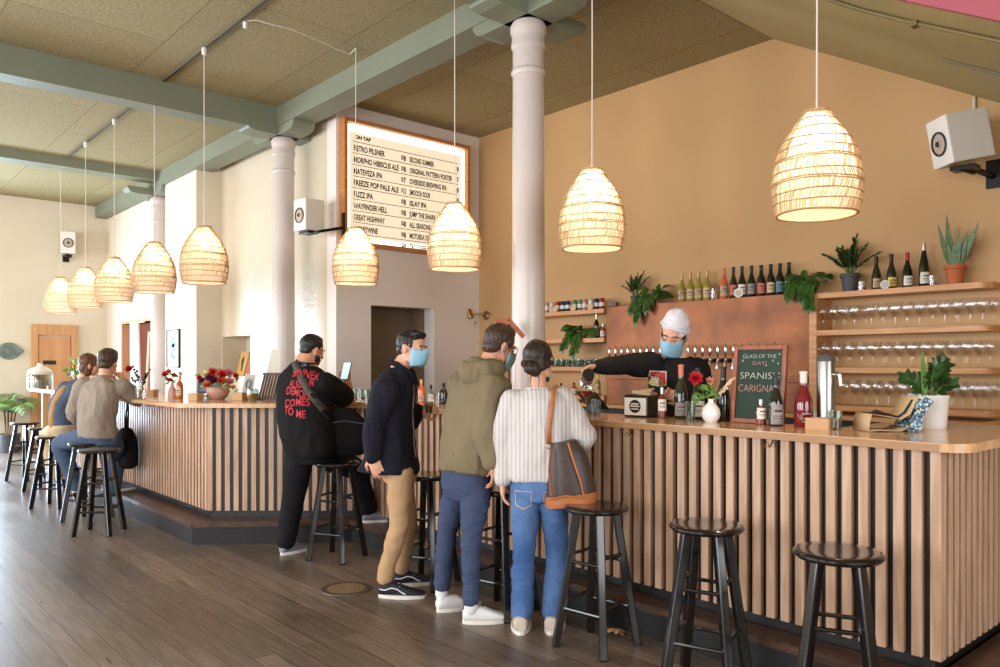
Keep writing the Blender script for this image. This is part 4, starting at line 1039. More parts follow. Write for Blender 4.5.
# glasses by the pour
q = onbar(586,414.5); t = thing('wine_glass', (q.x,q.y,ZT), 'stemmed glass of red wine being poured on the bar', 'wine glass')
wg_mesh(.235,.042).build('glass_wall', M['clear_glass'], t)
MB().lathe([(0,.112),(.018,.118),(.032,.135),(.0375,.150),(0,.150)], seg=20).build('drink', M['glass_red'], t)
q = onbar(595,415); tumbler((q.x+.01,q.y,ZT), .10, .032, 'clear water tumbler beside the poured wine glass', mat='pale_glass')
# items near the navy jacket man
bb(421.5,403.5,.20,.028,'small','glass_orange','label_tan','cap_gold','orange hot sauce bottle behind the navy jacket man hand', name='sauce_bottle', lz=(.1,.35), face=-1.0)
bb(431,404,.155,.024,'small','pale_glass','label_white','cap_black','small clear dropper bottle beside the orange sauce bottle', name='dropper_bottle', lz=(.15,.5), face=-1.0)
bb(443.5,404,.17,.035,'small','glass_dark',None,'cap_black','dark round growler next to the green jacket', name='growler')
q = onbar(437.5,404); tumbler((q.x,q.y,ZT), .09, .027, 'clear tumbler between the dropper bottle and the growler')
for px,py,lb in ((356,400,'clear tumbler beneath the held phone on the bar'),(362.5,400.5,'second clear tumbler right of the phone on the bar'),(368.5,401,'clear tumbler nearest the navy shoulder on the bar')):
    q = onbar(px,py); tumbler((q.x,q.y,ZT), .10, .033, lb, mat='pale_glass', fill=('glass_amber' if px==362.5 else None), fh=.3)
q = onbar(353,403); t = tag(MB().lathe([(0,0),(.07,0),(.09,.012),(.088,.014),(.065,.005),(0,.005)], seg=28).build('plate', M['white_ceramic']), 'white plate on the bar below the phone', 'plate'); t.location = (q.x,q.y,ZT)
# ================================================================ PEOPLE
def skinmat(name, rgb):
    m = pm(name, rgb, .5, var=.05, scale=14); b = m.node_tree.nodes['Principled BSDF']
    b.inputs['Subsurface Weight'].default_value = .08; b.inputs['Subsurface Radius'].default_value = (.02,.008,.005); return m
skinmat('skin_fair', (222,166,136)); skinmat('skin_tan', (204,146,114)); skinmat('skin_warm', (196,134,104))
def fabric(name, rgb, rough=.85, weave=260, b=.15, var=.06, scale=5, rgb2=None):
    return pm(name, rgb, rough, var=0 if rgb2 else var, scale=scale, bump=b, bscale=weave, spec=.2, rgb2=rgb2)
fabric('tee_black', (26,24,24)); fabric('sweat_black', (34,31,32), b=.1); fabric('navy_wool', (31,30,40), b=.2, weave=160); fabric('jacket_green', (126,112,86), b=.06, var=.05)
fabric('chino_tan', (186,150,112)); fabric('pants_navygrey', (66,76,102)); fabric('pants_black', (27,26,29)); fabric('shirt_grey', (150,136,122)); fabric('denim_dark', (62,76,98), rgb2=(84,100,124), scale=4)
fabric('denim_jacket', (66,76,92), rgb2=(92,102,118), scale=4); fabric('vest_tan', (176,132,84)); fabric('skirt_beige', (196,170,136)); fabric('shirt_pale', (170,184,210))
m = fabric('jeans_blue', (62,92,140), rgb2=(104,136,182), scale=3.2)
m = fabric('knit_cream', (212,204,200), var=.02); N = m.node_tree.nodes; L = m.node_tree.links
tc = N.new('ShaderNodeTexCoord'); wv = N.new('ShaderNodeTexWave'); wv.bands_direction = 'X'; wv.inputs['Scale'].default_value = 14; wv.inputs['Distortion'].default_value = .8; wv.inputs['Detail Scale'].default_value = 1.5
mp = N.new('ShaderNodeMapping'); mp.inputs['Rotation'].default_value = (0,0,-math.asin(.7483)); L.new(tc.outputs['Object'], mp.inputs[0]); L.new(mp.outputs[0], wv.inputs[0])
bp = N.new('ShaderNodeBump'); bp.inputs['Strength'].default_value = .5; bp.inputs['Distance'].default_value = .004; L.new(wv.outputs[0], bp.inputs['Height']); L.new(bp.outputs[0], N['Principled BSDF'].inputs['Normal'])
rk = ramp(N, L, wv.outputs[0], [hexc(192,184,180), hexc(212,205,202)], [.1,.6]); L.new(rk.outputs[0], N['Principled BSDF'].inputs['Base Color'])
def hairmat(name, c1, c2): return pm(name, c1, .42, rgb2=c2, scale=60, stretch=(1,1,.25), bump=.5, bscale=70, spec=.4)
hairmat('hair_black', (24,20,19), (44,35,30)); hairmat('hair_brown', (46,32,25), (82,58,42)); hairmat('hair_chestnut', (70,42,28), (120,78,50)); hairmat('hair_dark', (30,23,20), (58,42,33))
pm('mask_blue', (150,196,220), .7, bump=.3, bscale=8, stretch=(1,1,14)); pm('mask_loop', (220,225,230), .7)
pm('eye_white', (226,220,214), .3); pm('eye_dark', (40,26,20), .2); pm('lip', (176,98,86), .5); pm('brow', (50,36,28), .7)
pm('beanie_white', (228,224,230), .85, bump=.5, bscale=120); pm('shoe_white', (232,229,226), .5); pm('sole_white', (224,218,208), .6); pm('sole_tan', (150,100,72), .7)
pm('shoe_black', (30,32,42), .7); pm('shoe_grey', (128,128,140), .7); pm('shoe_taupe', (196,180,164), .6); pm('sock_white', (226,222,222), .8); pm('lace_white', (236,236,240), .7)
pm('leather_tan', (176,104,56), .45, var=.12, scale=12); pm('bag_brown', (66,50,44), .42, var=.25, scale=60); pm('bag_black', (22,20,20), .8, spec=.12)
pm('stitch', (222,178,110), .5); pm('red_print', (196,52,58), .8); pm('patch_pink', (214,54,84), .7); pm('patch_yellow', (206,186,50), .7); pm('screen_lit', (190,225,225), .3, emit=(190,228,226), estr=.9)
def fuse(mb, name, mat, parent, voxel=.007, smooth=4, folds=None, seed=0):
    me = bpy.data.meshes.new('raw'); me.from_pydata([tuple(v) for v in mb.v], [], mb.f)
    b = bmesh.new(); b.from_mesh(me); bmesh.ops.recalc_face_normals(b, faces=b.faces); b.to_mesh(me); b.free()
    o = bpy.data.objects.new('raw', me); COL.objects.link(o)
    r = o.modifiers.new('r','REMESH'); r.mode = 'VOXEL'; r.voxel_size = voxel; r.adaptivity = 0
    if smooth: s = o.modifiers.new('s','SMOOTH'); s.factor = .5; s.iterations = smooth
    dg = bpy.context.evaluated_depsgraph_get(); ev = o.evaluated_get(dg); m2 = bpy.data.meshes.new_from_object(ev)
    vs = [v.co.copy() for v in m2.vertices]
    if folds:
        ns = [v.normal.copy() for v in m2.vertices]; off = Vector((seed*3.1, seed*1.7, seed))
        for amp, fx, fz in folds:      # folds: amplitude, frequency across, frequency along the vertical
            for i, v in enumerate(vs):
                q = Vector((v.x*fx, v.y*fx, v.z*fz + .35*math.sin(v.x*9+v.y*7)*fz*.2))+off
                n = noise.noise(q); n2 = 1-abs(noise.noise(q*1.3+off))*2
                vs[i] = v + ns[i]*(amp*(.6*n+.4*n2))
    bpy.data.objects.remove(o); bpy.data.meshes.remove(me)
    out = MB(); out.v = vs; out.f = [tuple(p.vertices) for p in m2.polygons]; bpy.data.meshes.remove(m2)
    ob = out.build(name, mat, parent, True, world=True, clean=False)
    for p in ob.data.polygons: p.use_smooth = True
    for a in ('sharp_edge',):
        if a in ob.data.attributes: ob.data.attributes.remove(ob.data.attributes[a])
    return ob
def wb(mb, name, mat, parent, smooth=True): return mb.build(name, M[mat], parent, smooth, world=True)
class Head:
    def __init__(s, c, f, up=UP, k=1.0):
        s.c = Vector(c); s.R = mat_from_dir(f, up); s.k = k
    def P(s, x, y, z): return s.c + s.R @ Vector((x,y,z))*s.k
    def E(s, b, p, r, seg=18, rng=12): b.ell(s.P(*p), [q*s.k for q in r], s.R, seg, rng)
    def skin(s, b, N, neck=.056, ears=True):
        s.E(b,(0,.026,-.012),(.072,.086,.092)); s.E(b,(0,-.028,.020),(.060,.080,.064)); s.E(b,(0,-.086,.048),(.034,.026,.034))
        s.E(b,(0,.014,.072),(.046,.012,.014)); s.E(b,(0,-.022,.090),(.011,.026,.012)); s.E(b,(0,-.036,.097),(.015,.012,.013)); s.E(b,(0,-.064,.078),(.024,.012,.012))
        s.E(b,(.040,-.03,.052),(.02,.022,.02)); s.E(b,(-.040,-.03,.052),(.02,.022,.02))
        s.E(b,(.055,-.062,.02),(.014,.03,.035)); s.E(b,(-.055,-.062,.02),(.014,.03,.035))
        if ears:
            for sx in (-1,1): s.E(b,(sx*.074,-.012,-.008),(.010,.031,.018)); s.E(b,(sx*.079,.002,-.013),(.008,.018,.014))
        b.limb([Vector(N)-UP*.04, N, s.P(0,-.055,-.020)], [neck*1.15, neck, neck*.98], 16, 4)
    def face(s, parent, brow='brow', closed=False):
        b = MB()
        for sx in (-1,1): s.E(b,(sx*.030,-.002,.0745),(.0125,.0075,.008))
        if closed:
            b = MB()
            for sx in (-1,1): b.tube([s.P(sx*.043,-.006,.0765),s.P(sx*.031,-.010,.0825),s.P(sx*.018,-.007,.081)], .0022*s.k, 6)
            wb(b,'lashes','eye_dark',parent)
        else:
            e = wb(b,'eyes','eye_white',parent)
            b = MB()
            for sx in (-1,1): s.E(b,(sx*.030,-.004,.0805),(.0055,.0055,.003)); 
            wb(b,'irises','eye_dark',e)
        b = MB()
        for sx in (-1,1): b.tube([s.P(sx*.046,.014,.078),s.P(sx*.032,.020,.087),s.P(sx*.014,.016,.089)], .0032*s.k, 6)
        wb(b,'eyebrows',brow,parent)
        b = MB(); s.E(b,(0,-.060,.088),(.020,.0035,.005)); s.E(b,(0,-.067,.087),(.017,.0045,.005)); wb(b,'lips','lip',parent)
    def mask(s, parent, lower=0.0, loops=True):
        vs = []; n, mrow = 15, 9
        for j in range(mrow):
            for i in range(n):
                u_ = (i/(n-1)-.5)*2; v_ = j/(mrow-1)
                a = u_*1.22; y = -.012-lower-.094*v_ + .012*abs(u_)*(1-2*v_)*0.9
                bulge = .018*math.cos(u_*PI/2)*math.sin(PI*min(1,.15+v_*.75))
                rx = .073+.004*math.sin(PI*v_)-.010*v_*v_; rz = .098+bulge-.012*v_*v_
                x = math.sin(a)*rx; z = .004+math.cos(a)*rz
                y += .022*max(0,1-abs(u_)*2.4)*(1-v_)**3; z += .014*max(0,1-abs(u_)*2.6)*(1-v_)**2
                vs.append(s.P(x,y,z))
        b = MB().add(vs,[(j*n+i,j*n+i+1,(j+1)*n+i+1,(j+1)*n+i) for j in range(mrow-1) for i in range(n-1)])
        o = wb(b,'face_mask','mask_blue',parent); o['label'] = 'pale blue pleated surgical mask'
        md = o.modifiers.new('thickness','SOLIDIFY'); md.thickness = .0015
        if loops:
            for sx in (-1,1):
                l = MB()
                l.tube([s.P(sx*.062,-.022-lower,.032),s.P(sx*.078,.0,.010),s.P(sx*.086,.016,-.014),s.P(sx*.084,-.03,-.022),s.P(sx*.074,-.06,.005),s.P(sx*.060,-.09-lower,.032)], .0016, 6)
                wb(l,'ear_loop','mask_loop',o)
def hand(b, w, d, n, thumb=1, curl=.5, k=1.0, spread=.06, tcurl=.4):
    # w wrist, d towards the fingers, n where the palm faces, thumb = side (+1 along d x n)
    d = Vector(d).normalized(); n = Vector(n); n = (n-d*n.dot(d)).normalized(); s_ = d.cross(n); w = Vector(w)
    R = Matrix((s_, d, n)).transposed()
    b.ell(w+d*.048*k, (.040*k,.054*k,.0165*k), R, 16, 10); b.ell(w+d*.02*k, (.030*k,.034*k,.019*k), R, 14, 8)
    b.ell(w+d*.035*k+s_*thumb*.026*k+n*.008*k, (.016*k,.030*k,.015*k), R, 12, 8)
    for i,(off,L_,r) in enumerate(((.031,.070,.0085),(.0105,.080,.0088),(-.0105,.074,.0085),(-.031,.058,.0075))):
        p = w + d*(.086-abs(off)*.18)*k + s_*(off*thumb)*k; dr = (d + s_*thumb*off*spread*14).normalized(); pts = [p-dr*.018*k, p]; a = 0
        for q,ang in ((.46,.55),(.31,.9),(.23,.6)):
            a += curl*ang; dd = dr*math.cos(a)+n*math.sin(a); pts.append(pts[-1]+dd*L_*q*k)
        b.limb(pts, [r*k,r*k,r*.97*k,r*.9*k,r*.78*k], 10, 3)
    p = w+d*.022*k+s_*thumb*.030*k+n*.006*k; dd = (d*.62+s_*thumb*.72+n*.30).normalized(); p1 = p+dd*.036*k
    d2 = (d*.85+s_*thumb*(.55-tcurl)+n*(.2+tcurl)).normalized(); p2 = p1+d2*.030*k; p3 = p2+(d2+n*tcurl*.5).normalized()*.022*k
    b.limb([p,p1,p2,p3], [.0125*k,.0115*k,.0105*k,.0085*k], 10, 3)
def torso(b, P, N, f, rings, e=2.3, lean=None):
    # rings: (t, half width, half depth, forward offset, sideways offset); t runs 0 pelvis .. 1 neck base
    P = Vector(P); N = Vector(N); ax = (N-P); f = Vector(f).normalized(); s_ = f.cross(UP).normalized(); fd = s_.cross(ax.normalized())*-1
    if fd.dot(f) < 0: fd = -fd
    R = []
    for r in rings:
        t, hw, hd = r[:3]; fo = r[3] if len(r) > 3 else 0; so = r[4] if len(r) > 4 else 0
        bow = math.sin(PI*max(0,min(1,t)))*(lean or 0)
        R.append((P+ax*t+fd*(fo-bow)+s_*so, s_*hw, fd*hd))
    b.loft(R, 28, True, e)
def shoe(parent, heel, toe_dir, L_=.29, mat='shoe_white', sole='sole_white', w=.05, h=.075, zf=0.0, name='shoe', lace='lace_white', tilt=0, stripe=None):
    heel = Vector(heel); d = Vector(toe_dir); d.z = 0; d.normalize(); s_ = d.cross(UP); heel.z = zf
    up = b = MB(); R = []
    for t,hw,zt,zb in ((0,.026,.060,.020),(.04,.033,.076,.016),(.18,.036,.080,.016),(.32,.037,.082,.016),(.45,.040,.074,.016),(.58,.044,.060,.016),(.72,.047,.048,.016),(.86,.044,.040,.016),(.95,.034,.034,.016),(1,.018,.026,.018)):
        hw *= w/.05; zt *= h/.075; c = heel+d*(L_*t)+UP*((zt+zb)/2)
        R.append((c, s_*hw, UP*((zt-zb)/2)))
    b.loft(R, 20, True, 2.4)
    o = wb(b, name, mat, parent)
    b = MB(); n = 18; poly = []
    for k in range(n):
        a = 2*PI*k/n; q = math.cos(a); t = .5-.5*q; hw = (.038+.012*math.sin(PI*min(1,max(0,t*.9)))+ (.002 if t>.5 else 0))*w/.05*abs(math.sin(a))**.75
        poly.append(heel+d*(L_*(-.015+1.035*t))+s_*math.copysign(hw, math.sin(a)))
    vs = [p+UP*.0 for p in poly]+[p+UP*.022 for p in poly]
    b.add(vs, [tuple(reversed(range(n))),tuple(range(n,2*n))]+[(i,(i+1)%n,n+(i+1)%n,n+i) for i in range(n)])
    wb(b, 'sole', sole, o, False)
    if lace:
        b = MB()
        for t in (.42,.49,.56,.63):
            zt = .082-(t-.34)*.13; b.tube([heel+d*L_*t+s_*.022+UP*(zt*h/.075-.004), heel+d*L_*(t+.012)+UP*(zt*h/.075+.006), heel+d*L_*t-s_*.022+UP*(zt*h/.075-.004)], .0028, 5)
        b.tube([heel+d*L_*.42+UP*.083, heel+d*L_*.47+s_*.035+UP*.072, heel+d*L_*.44+s_*.02+UP*.078],.0024,5)
        wb(b,'laces',lace,o)
    if stripe:
        b = MB()
        for sd in (-1,1):
            b.tube([heel+d*L_*t+s_*sd*(ww*w/.05+.002)+UP*z*h/.075 for t,ww,z in ((.03,.033,.05),(.15,.0365,.046),(.3,.039,.058),(.42,.041,.052),(.52,.044,.036),(.60,.0455,.028))], .0035, 6)
        wb(b,'side_stripe',stripe,o)
    return o
def legs_mb(hips, knees, ankles, r, waist, f, hw=.15, hd=.115, seat=.105):
    b = MB()
    f = Vector(f).normalized(); s_ = f.cross(UP).normalized(); c = (Vector(hips[0])+Vector(hips[1]))/2
    b.loft([(waist+UP*.0, s_*hw*.93, f*hd*.92),(waist.lerp(c,.5)-f*.01, s_*hw, f*hd),(c-f*.012, s_*hw*1.03, f*hd*1.06),(c-UP*.07, s_*hw*.98, f*hd*.9)], 26, True, 2.2)
    for h,k,a in zip(hips,knees,ankles):
        h = Vector(h); k = Vector(k); a = Vector(a)
        b.limb([h, h.lerp(k,.35), k, k.lerp(a,.4), a], [r[0], r[0]*.98, r[1], (r[1]+r[2])/2*1.02, r[2]], 18, 4)
    return b
def project_shapes(ob, shapes, origin, dirv, xdir, ydir, mat, name, parent, off=.003, maxlen=.012):
    # drape flat shapes (vs in 2d, faces) on a surface
    vsw = [v.co + parent_loc(ob) for v in ob.data.vertices]; bt = BVHTree.FromPolygons(vsw, [tuple(p.vertices) for p in ob.data.polygons])
    out = MB(); dirv = Vector(dirv).normalized()
    for vs, fs in shapes:
        bb = bmesh.new(); V = [bb.verts.new((v[0],v[1],0)) for v in vs]
        for f in fs:
            try: bb.faces.new([V[i] for i in f])
            except Exception: pass
        bmesh.ops.triangulate(bb, faces=bb.faces[:])
        for _ in range(3):
            le = [e for e in bb.edges if e.calc_length() > maxlen]
            if not le: break
            bmesh.ops.subdivide_edges(bb, edges=le, cuts=1)
            bmesh.ops.triangulate(bb, faces=bb.faces[:])
        bb.verts.index_update(); P = []
        for v in bb.verts:
            o = Vector(origin)+Vector(xdir)*v.co.x+Vector(ydir)*v.co.y
            h = bt.ray_cast(o-dirv*.5, dirv, 1.2)
            P.append((h[0]-dirv*off) if h[0] is not None else o)
        out.add(P, [tuple(v.index for v in f.verts) for f in bb.faces]); bb.free()
    return out.build(name, M[mat], parent, True, world=True, clean=False)
def person(base, label): return thing('person', base, label, 'person')
SKV = .0062
# ---------------------------------------------------------------- woman in the cream sweater
D = 4.28
t = person(at(536,630.6,D), 'woman in a cream ribbed sweater and blue jeans, seen from behind at the bar')
F = (SF*.97+SR*.2).normalized(); S = F.cross(UP)
N0 = at(538,388,D); P0 = at(538,482,D)
hd = Head(at(538,361,D+.02), (SF*.95+SR*.28-UP*.12), k=.97)
b = MB(); hd.skin(b, N0, .047); torso(b, P0, N0, F, [(0,.13,.09),(.4,.11,.08),(.8,.14,.085),(.97,.09,.06)])
hips = [at(525,487,D), at(552,487,D)]; kn = [at(524,551,D-.02), at(557,551,D+.02)]; an = [at(522,611,D), at(553,613,D+.01)]
for h,k,a in zip(hips,kn,an): b.limb([h,k,a],[.065,.045,.035])
b.limb([at(511,400,D),at(503,447,D+.02),at(502,480,D+.0)],[.045,.036,.026]); b.limb([at(563,400,D),at(583,436,D+.0),at(580,425,D+.24)],[.045,.036,.026])
hand(b, at(502,481,D), (-UP+SR*.05), SR, thumb=-1, curl=.5, k=.92); hand(b, at(580,425,D+.25), (SF+UP*.05), -SR+UP*.1-UP, thumb=-1, curl=.5, k=.92)
fuse(b, 'body', M['skin_fair'], t, .005, 3)
b = MB(); hd.E(b,(0,.034,-.020),(.082,.088,.094)); hd.E(b,(0,-.012,-.045),(.074,.06,.058)); hd.E(b,(.012,-.050,-.095),(.044,.040,.036)); hd.E(b,(-.006,-.068,-.088),(.032,.030,.030)); hd.E(b,(.03,-.035,-.085),(.03,.026,.026))
for sx in (-1,1): b.limb([hd.P(sx*.055,.05,.05),hd.P(sx*.074,.012,.02),hd.P(sx*.070,-.02,-.035),hd.P(sx*.03,-.045,-.07)],[.012,.013,.018,.02])
hr = fuse(b, 'hair', M['hair_dark'], t, .006, 3, [(.006,26,9)], 3)
b = MB()
for x in (-.02,.012): b.tube([hd.P(x,-.08,-.09),hd.P(x*1.6,-.12,-.088),hd.P(x*1.2-.005,-.175,-.10)],[.004,.0025,.001],5)
wb(b,'loose_strand','hair_dark',hr)
hd.face(t,'brow'); hd.mask(t)
b = MB(); torso(b, P0, N0, F, [(.02,.150,.120),(.06,.158,.128),(.25,.168,.128),(.5,.178,.13),(.72,.186,.125),(.86,.176,.112),(.93,.135,.09),(.985,.072,.062)], 2.4)
b.limb([at(514,402,D),at(507,425,D),at(504,450,D+.02),at(503,478,D+.0)],[.068,.064,.056,.046],18,5); b.limb([at(560,401,D),at(571,416,D),at(583,437,D-.01),at(586,436,D+.10),at(581,427,D+.22)],[.074,.076,.066,.056,.042],18,5)
sw = fuse(b, 'sweater', M['knit_cream'], t, .008, 6, [(.018,7,3),(.005,22,8)], 1)
b = MB(); hdz = []
for k in range(33):
    a = 2*PI*k/32; hdz.append(N0+UP*-.012+S*.066*math.cos(a)+F*.056*math.sin(a)+UP*.012*math.sin(a)*-1)
b.tube(hdz, .010, 8, False); wb(b,'neckband','knit_cream',sw)
b = legs_mb(hips, kn, an, (.077,.058,.060), at(538,474,D), F, .138, .110)
jn = fuse(b, 'jeans', M['jeans_blue'], t, .0075, 4, [(.009,8,14),(.006,18,28)], 2)
lw = [Vector(v) for v in ((-.045,.03,0),(.045,.03,0),(.042,-.05,0),(0,-.072,0),(-.042,-.05,0))]
def frame2d(poly, wd):
    n = len(poly); c = sum((Vector(p) for p in poly), Vector((0,0,0)))/n; vs = []; fs = []
    for p in poly: p = Vector(p); vs += [p, p+(c-p).normalized()*wd]
    for i in range(n): j = (i+1)%n; fs.append((2*i,2*j,2*j+1,2*i+1))
    return ([tuple(v[:2]) for v in vs], fs)
for px in (524,553): project_shapes(jn, [frame2d(lw,.004)], at(px,500,D-.2), SF, SR, UP, 'stitch', 'pocket_stitching', jn, .002)
for (px,py,tx) in ((522,617,-.05),(552,618,.12)):
    q = at(px,py,D-.03); shoe(t, q-F*.05, F*1.0+SR*tx-SR*.1, .265, 'shoe_taupe', 'sole_white', .056, .092)
b = MB()
for a in an: b.limb([a-UP*.02, a-UP*.06],[.034,.032])
wb(b,'socks','sock_white',t)
# her shoulder bag: hangs from the right shoulder
bg = thing('shoulder_bag', at(571,502,D-.10), 'brown patterned bucket bag with tan leather base hanging from her shoulder', 'handbag')
b = MB(); rr = []
for (cx,cy,hw,hdp) in ((571,503,24.5,.09),(571,500,25,.095),(571,488,24.5,.095),(569,470,21.5,.085),(567,455,19,.075),(564,446,16,.065),(562,441,14,.058)):
    rr.append((at(cx,cy,D-.10), (SR+UP*.10)*hw/183, SF*hdp))
b.loft(rr, 28, True, 2.4); wb(b,'bag_body','bag_brown',bg)
b = MB(); rr = []
for (cx,cy,hw) in ((571,504,25),(571,500,25.7),(571.3,493,25.6)): rr.append((at(cx,cy,D-.10), (SR+UP*.12)*hw/183, SF*.098))
b.loft(rr, 28, True, 2.4); wb(b,'leather_base','leather_tan',bg)
b = MB(); b.tube([at(551,449,D-.18),at(549,470,D-.20),at(552,496,D-.205)], .011, 8, sx=.35); b.tube([at(568,443,D-.17),at(574,462,D-.195),at(580,480,D-.205),at(584,497,D-.20)], .006, 8); b.tube([at(549,500,D-.20),at(565,496,D-.205),at(583,498,D-.20)],.006,6); wb(b,'leather_trim','leather_tan',bg)
b = MB(); sp = [at(549,444,D-.15),at(549,430,D-.155),at(551,412,D-.150),at(553,398,D-.135),at(554,388,D-.08),at(556,385,D+.0),at(560,393,D+.10),at(562,420,D+.12),at(563,440,D+.0)]
vs = []
for i,p in enumerate(sp): vs += [p-SR*.013, p+SR*.013]
b.add(vs,[(2*i,2*i+1,2*i+3,2*i+2) for i in range(len(sp)-1)]); o = wb(b,'shoulder_strap','leather_tan',bg); md = o.modifiers.new('t','SOLIDIFY'); md.thickness = .005
b = MB(); b.lathe([(.012,-.003),(.016,0),(.012,.003),(.012,-.003)], at(549,446,D-.16), 16, mat_from_dir(-SF)); wb(b,'buckle','brass',bg)
# ---------------------------------------------------------------- man in the green jacket
D = 4.5
t = person(at(470,618,D), 'man in an olive green hooded jacket with slate trousers and white sneakers')
F = (SF*.75+SR*.66).normalized(); S = F.cross(UP)
N0 = at(486,371,D); P0 = at(467,476,D)
hd = Head(at(500,345,D+.02), (SR*.84+SF*.46-UP*.30), UP*1+SR*.25, k=1.0)
b = MB(); hd.skin(b, N0, .060); torso(b, P0, N0, F, [(0,.14,.10),(.4,.13,.09),(.8,.16,.095),(.97,.10,.07)], lean=.03)
hips = [at(458,485,D+.07), at(477,486,D-.06)]; kn = [at(447,533,D+.10), at(471,541,D-.10)]; an = [at(442,586,D+.13), at(471,600,D-.10)]
for h,k,a in zip(hips,kn,an): b.limb([h,k,a],[.068,.046,.036])
rS,rE,rW = at(491,388,D-.12), at(485,432,D-.18), at(492,462,D-.20); lS,lE,lW = at(462,386,D+.10), at(462,420,D+.28), at(484,412,D+.48)
b.limb([rS,rE,rW],[.05,.038,.028]); b.limb([lS,lE,lW],[.05,.038,.028])
hand(b, rW, (-UP*.95+SR*.1), -SR+SF*.2, thumb=1, curl=.6); hand(b, lW, (SR*.5+SF*.8), -UP, thumb=1, curl=.5)
fuse(b, 'body', M['skin_tan'], t, .005, 3)
b = MB(); hd.E(b,(0,.034,-.020),(.0785,.090,.094)); hd.E(b,(0,-.022,-.05),(.066,.056,.052)); hd.E(b,(0,.085,.0),(.054,.038,.070))
for sx in (-1,1): hd.E(b,(sx*.070,.018,.02),(.008,.03,.02))
hr = fuse(b,'hair', M['hair_brown'], t, .0045, 3, [(.003,50,30)], 4)
hd.face(t); hd.mask(t, .022)
b = MB(); sgl = []
for sx in (-1,1): b.tube([hd.P(sx*.078,.004,-.01),hd.P(sx*.078,.006,.05),hd.P(sx*.06,.004,.082)],.0018,6)
for sx in (-1,1):
    b.tube([hd.P(sx*.034+.026*math.cos(a),-.004+.019*math.sin(a),.094-abs(math.cos(a))*.004) for a in [2*PI*k/16 for k in range(17)]],.0018,6)
wb(b,'glasses','black_plastic',t)
b = MB(); torso(b, P0, N0, F, [(.04,.165,.125),(.10,.172,.132),(.3,.172,.13),(.55,.180,.135),(.76,.192,.13),(.88,.178,.115),(.95,.12,.092),(1.0,.080,.075)], 2.4, lean=.035)
b.limb([rS,rS.lerp(rE,.5),rE,rE.lerp(rW,.6),rW],[.082,.074,.062,.052,.044],18,5); b.limb([lS,lE,lW],[.082,.062,.045],18,5)
hc = N0-F*.055+UP*.015
b.ell(hc-F*.03-UP*.03,(.105,.085,.075)); b.limb([hc-S*.10+F*.04,hc-S*.07-F*.045,hc+S*.07-F*.045,hc+S*.10+F*.04,hc+S*.04+F*.12-UP*.03],[.034,.040,.040,.036,.022],14,5)
b.limb([hc-S*.09+F*.05+UP*.02,hc-F*.055+UP*.035,hc+S*.09+F*.05+UP*.02],[.018,.020,.018],12,6)
jk = fuse(b,'jacket', M['jacket_green'], t, .0075, 4, [(.022,7,3.2),(.010,17,7)], 5)
b = MB(); b.tube([at(453,452,D-.13),at(455,466,D-.12)],.004,6); wb(b,'hem_toggle','jacket_green',jk)
b = legs_mb(hips, kn, an, (.080,.055,.045), at(467,468,D), F, .150, .116)
fuse(b,'trousers', M['pants_navygrey'], t, .0075, 4, [(.010,8,16),(.006,18,34)], 6)
shoe(t, at(437,608,D+.10), SR*.9+SF*.44, .28, 'shoe_white','sole_white',.05,.085); shoe(t, at(463,616,D-.10), SR*.985+SF*.17, .29, 'shoe_white','sole_white',.05,.085)
b = MB()
for a in an: b.limb([a+UP*.0, a-UP*.05],[.040,.040])
wb(b,'socks','sock_white',t)
# ---------------------------------------------------------------- man in the navy jacket
D = 5.0
t = person(at(392,592,D), 'man in a dark navy jacket and tan chinos wearing a blue face mask')
F = (SR*.97-SF*.12).normalized(); S = F.cross(UP)
N0 = at(399,369,D); P0 = at(395,468,D)
hd = Head(at(412,348,D-.01), (SR*.90-SF*.42-UP*.10), UP+SR*.12, k=1.0)
b = MB(); hd.skin(b, N0, .056); torso(b, P0, N0, F, [(0,.13,.09),(.4,.12,.08),(.75,.14,.08),(.9,.08,.05)], lean=.03)
hips = [at(400,470,D-.08), at(400,470,D+.08)]; kn = [at(399,524,D-.09), at(407,522,D+.10)]; an = [at(385,577,D-.09), at(401,568,D+.16)]
for h,k,a in zip(hips,kn,an): b.limb([h,k,a],[.068,.046,.036])
rS,rE,rW = at(386,392,D-.19), at(372,428,D-.20), at(372,456,D-.19); lS,lE,lW = at(402,392,D+.15), at(408,422,D+.20), at(420,411,D+.16)
b.limb([rS,rE,rW],[.05,.038,.028]); b.limb([lS,lE,lW],[.05,.038,.028])
hand(b, rW, (-UP*.93+SR*.35), SF, thumb=-1, curl=.45); hand(b, lW, (SR*.95+UP*.15), SF*-.3-UP*.2+SF*.9, thumb=-1, curl=1.1)
fuse(b, 'body', M['skin_fair'], t, .005, 3)
b = MB(); hd.E(b,(0,.034,-.020),(.0775,.088,.093)); hd.E(b,(0,-.015,-.052),(.064,.052,.048)); hd.E(b,(0,.088,.012),(.058,.036,.074)); hd.E(b,(-.01,.092,.055),(.05,.022,.030))
hr = fuse(b,'hair', M['hair_black'], t, .0045, 3, [(.004,40,26)], 7)
hd.face(t); hd.mask(t)
b = MB(); torso(b, P0, N0, F, [(-.03,.190,.190,-.045),(.04,.184,.172,-.030),(.14,.174,.150,-.01),(.3,.172,.138),(.55,.180,.135),(.76,.190,.13),(.88,.176,.115),(.96,.10,.085),(1.0,.078,.078)], 2.3, lean=.045)
b.limb([rS,rS.lerp(rE,.5),rE,rE.lerp(rW,.6),rW],[.078,.068,.058,.052,.046],18,5); b.limb([lS,lE,lW-SR*.03],[.078,.060,.048],18,5)
jk = fuse(b,'jacket', M['navy_wool'], t, .0075, 4, [(.020,7,3.0),(.009,20,8)], 8)
b = MB()
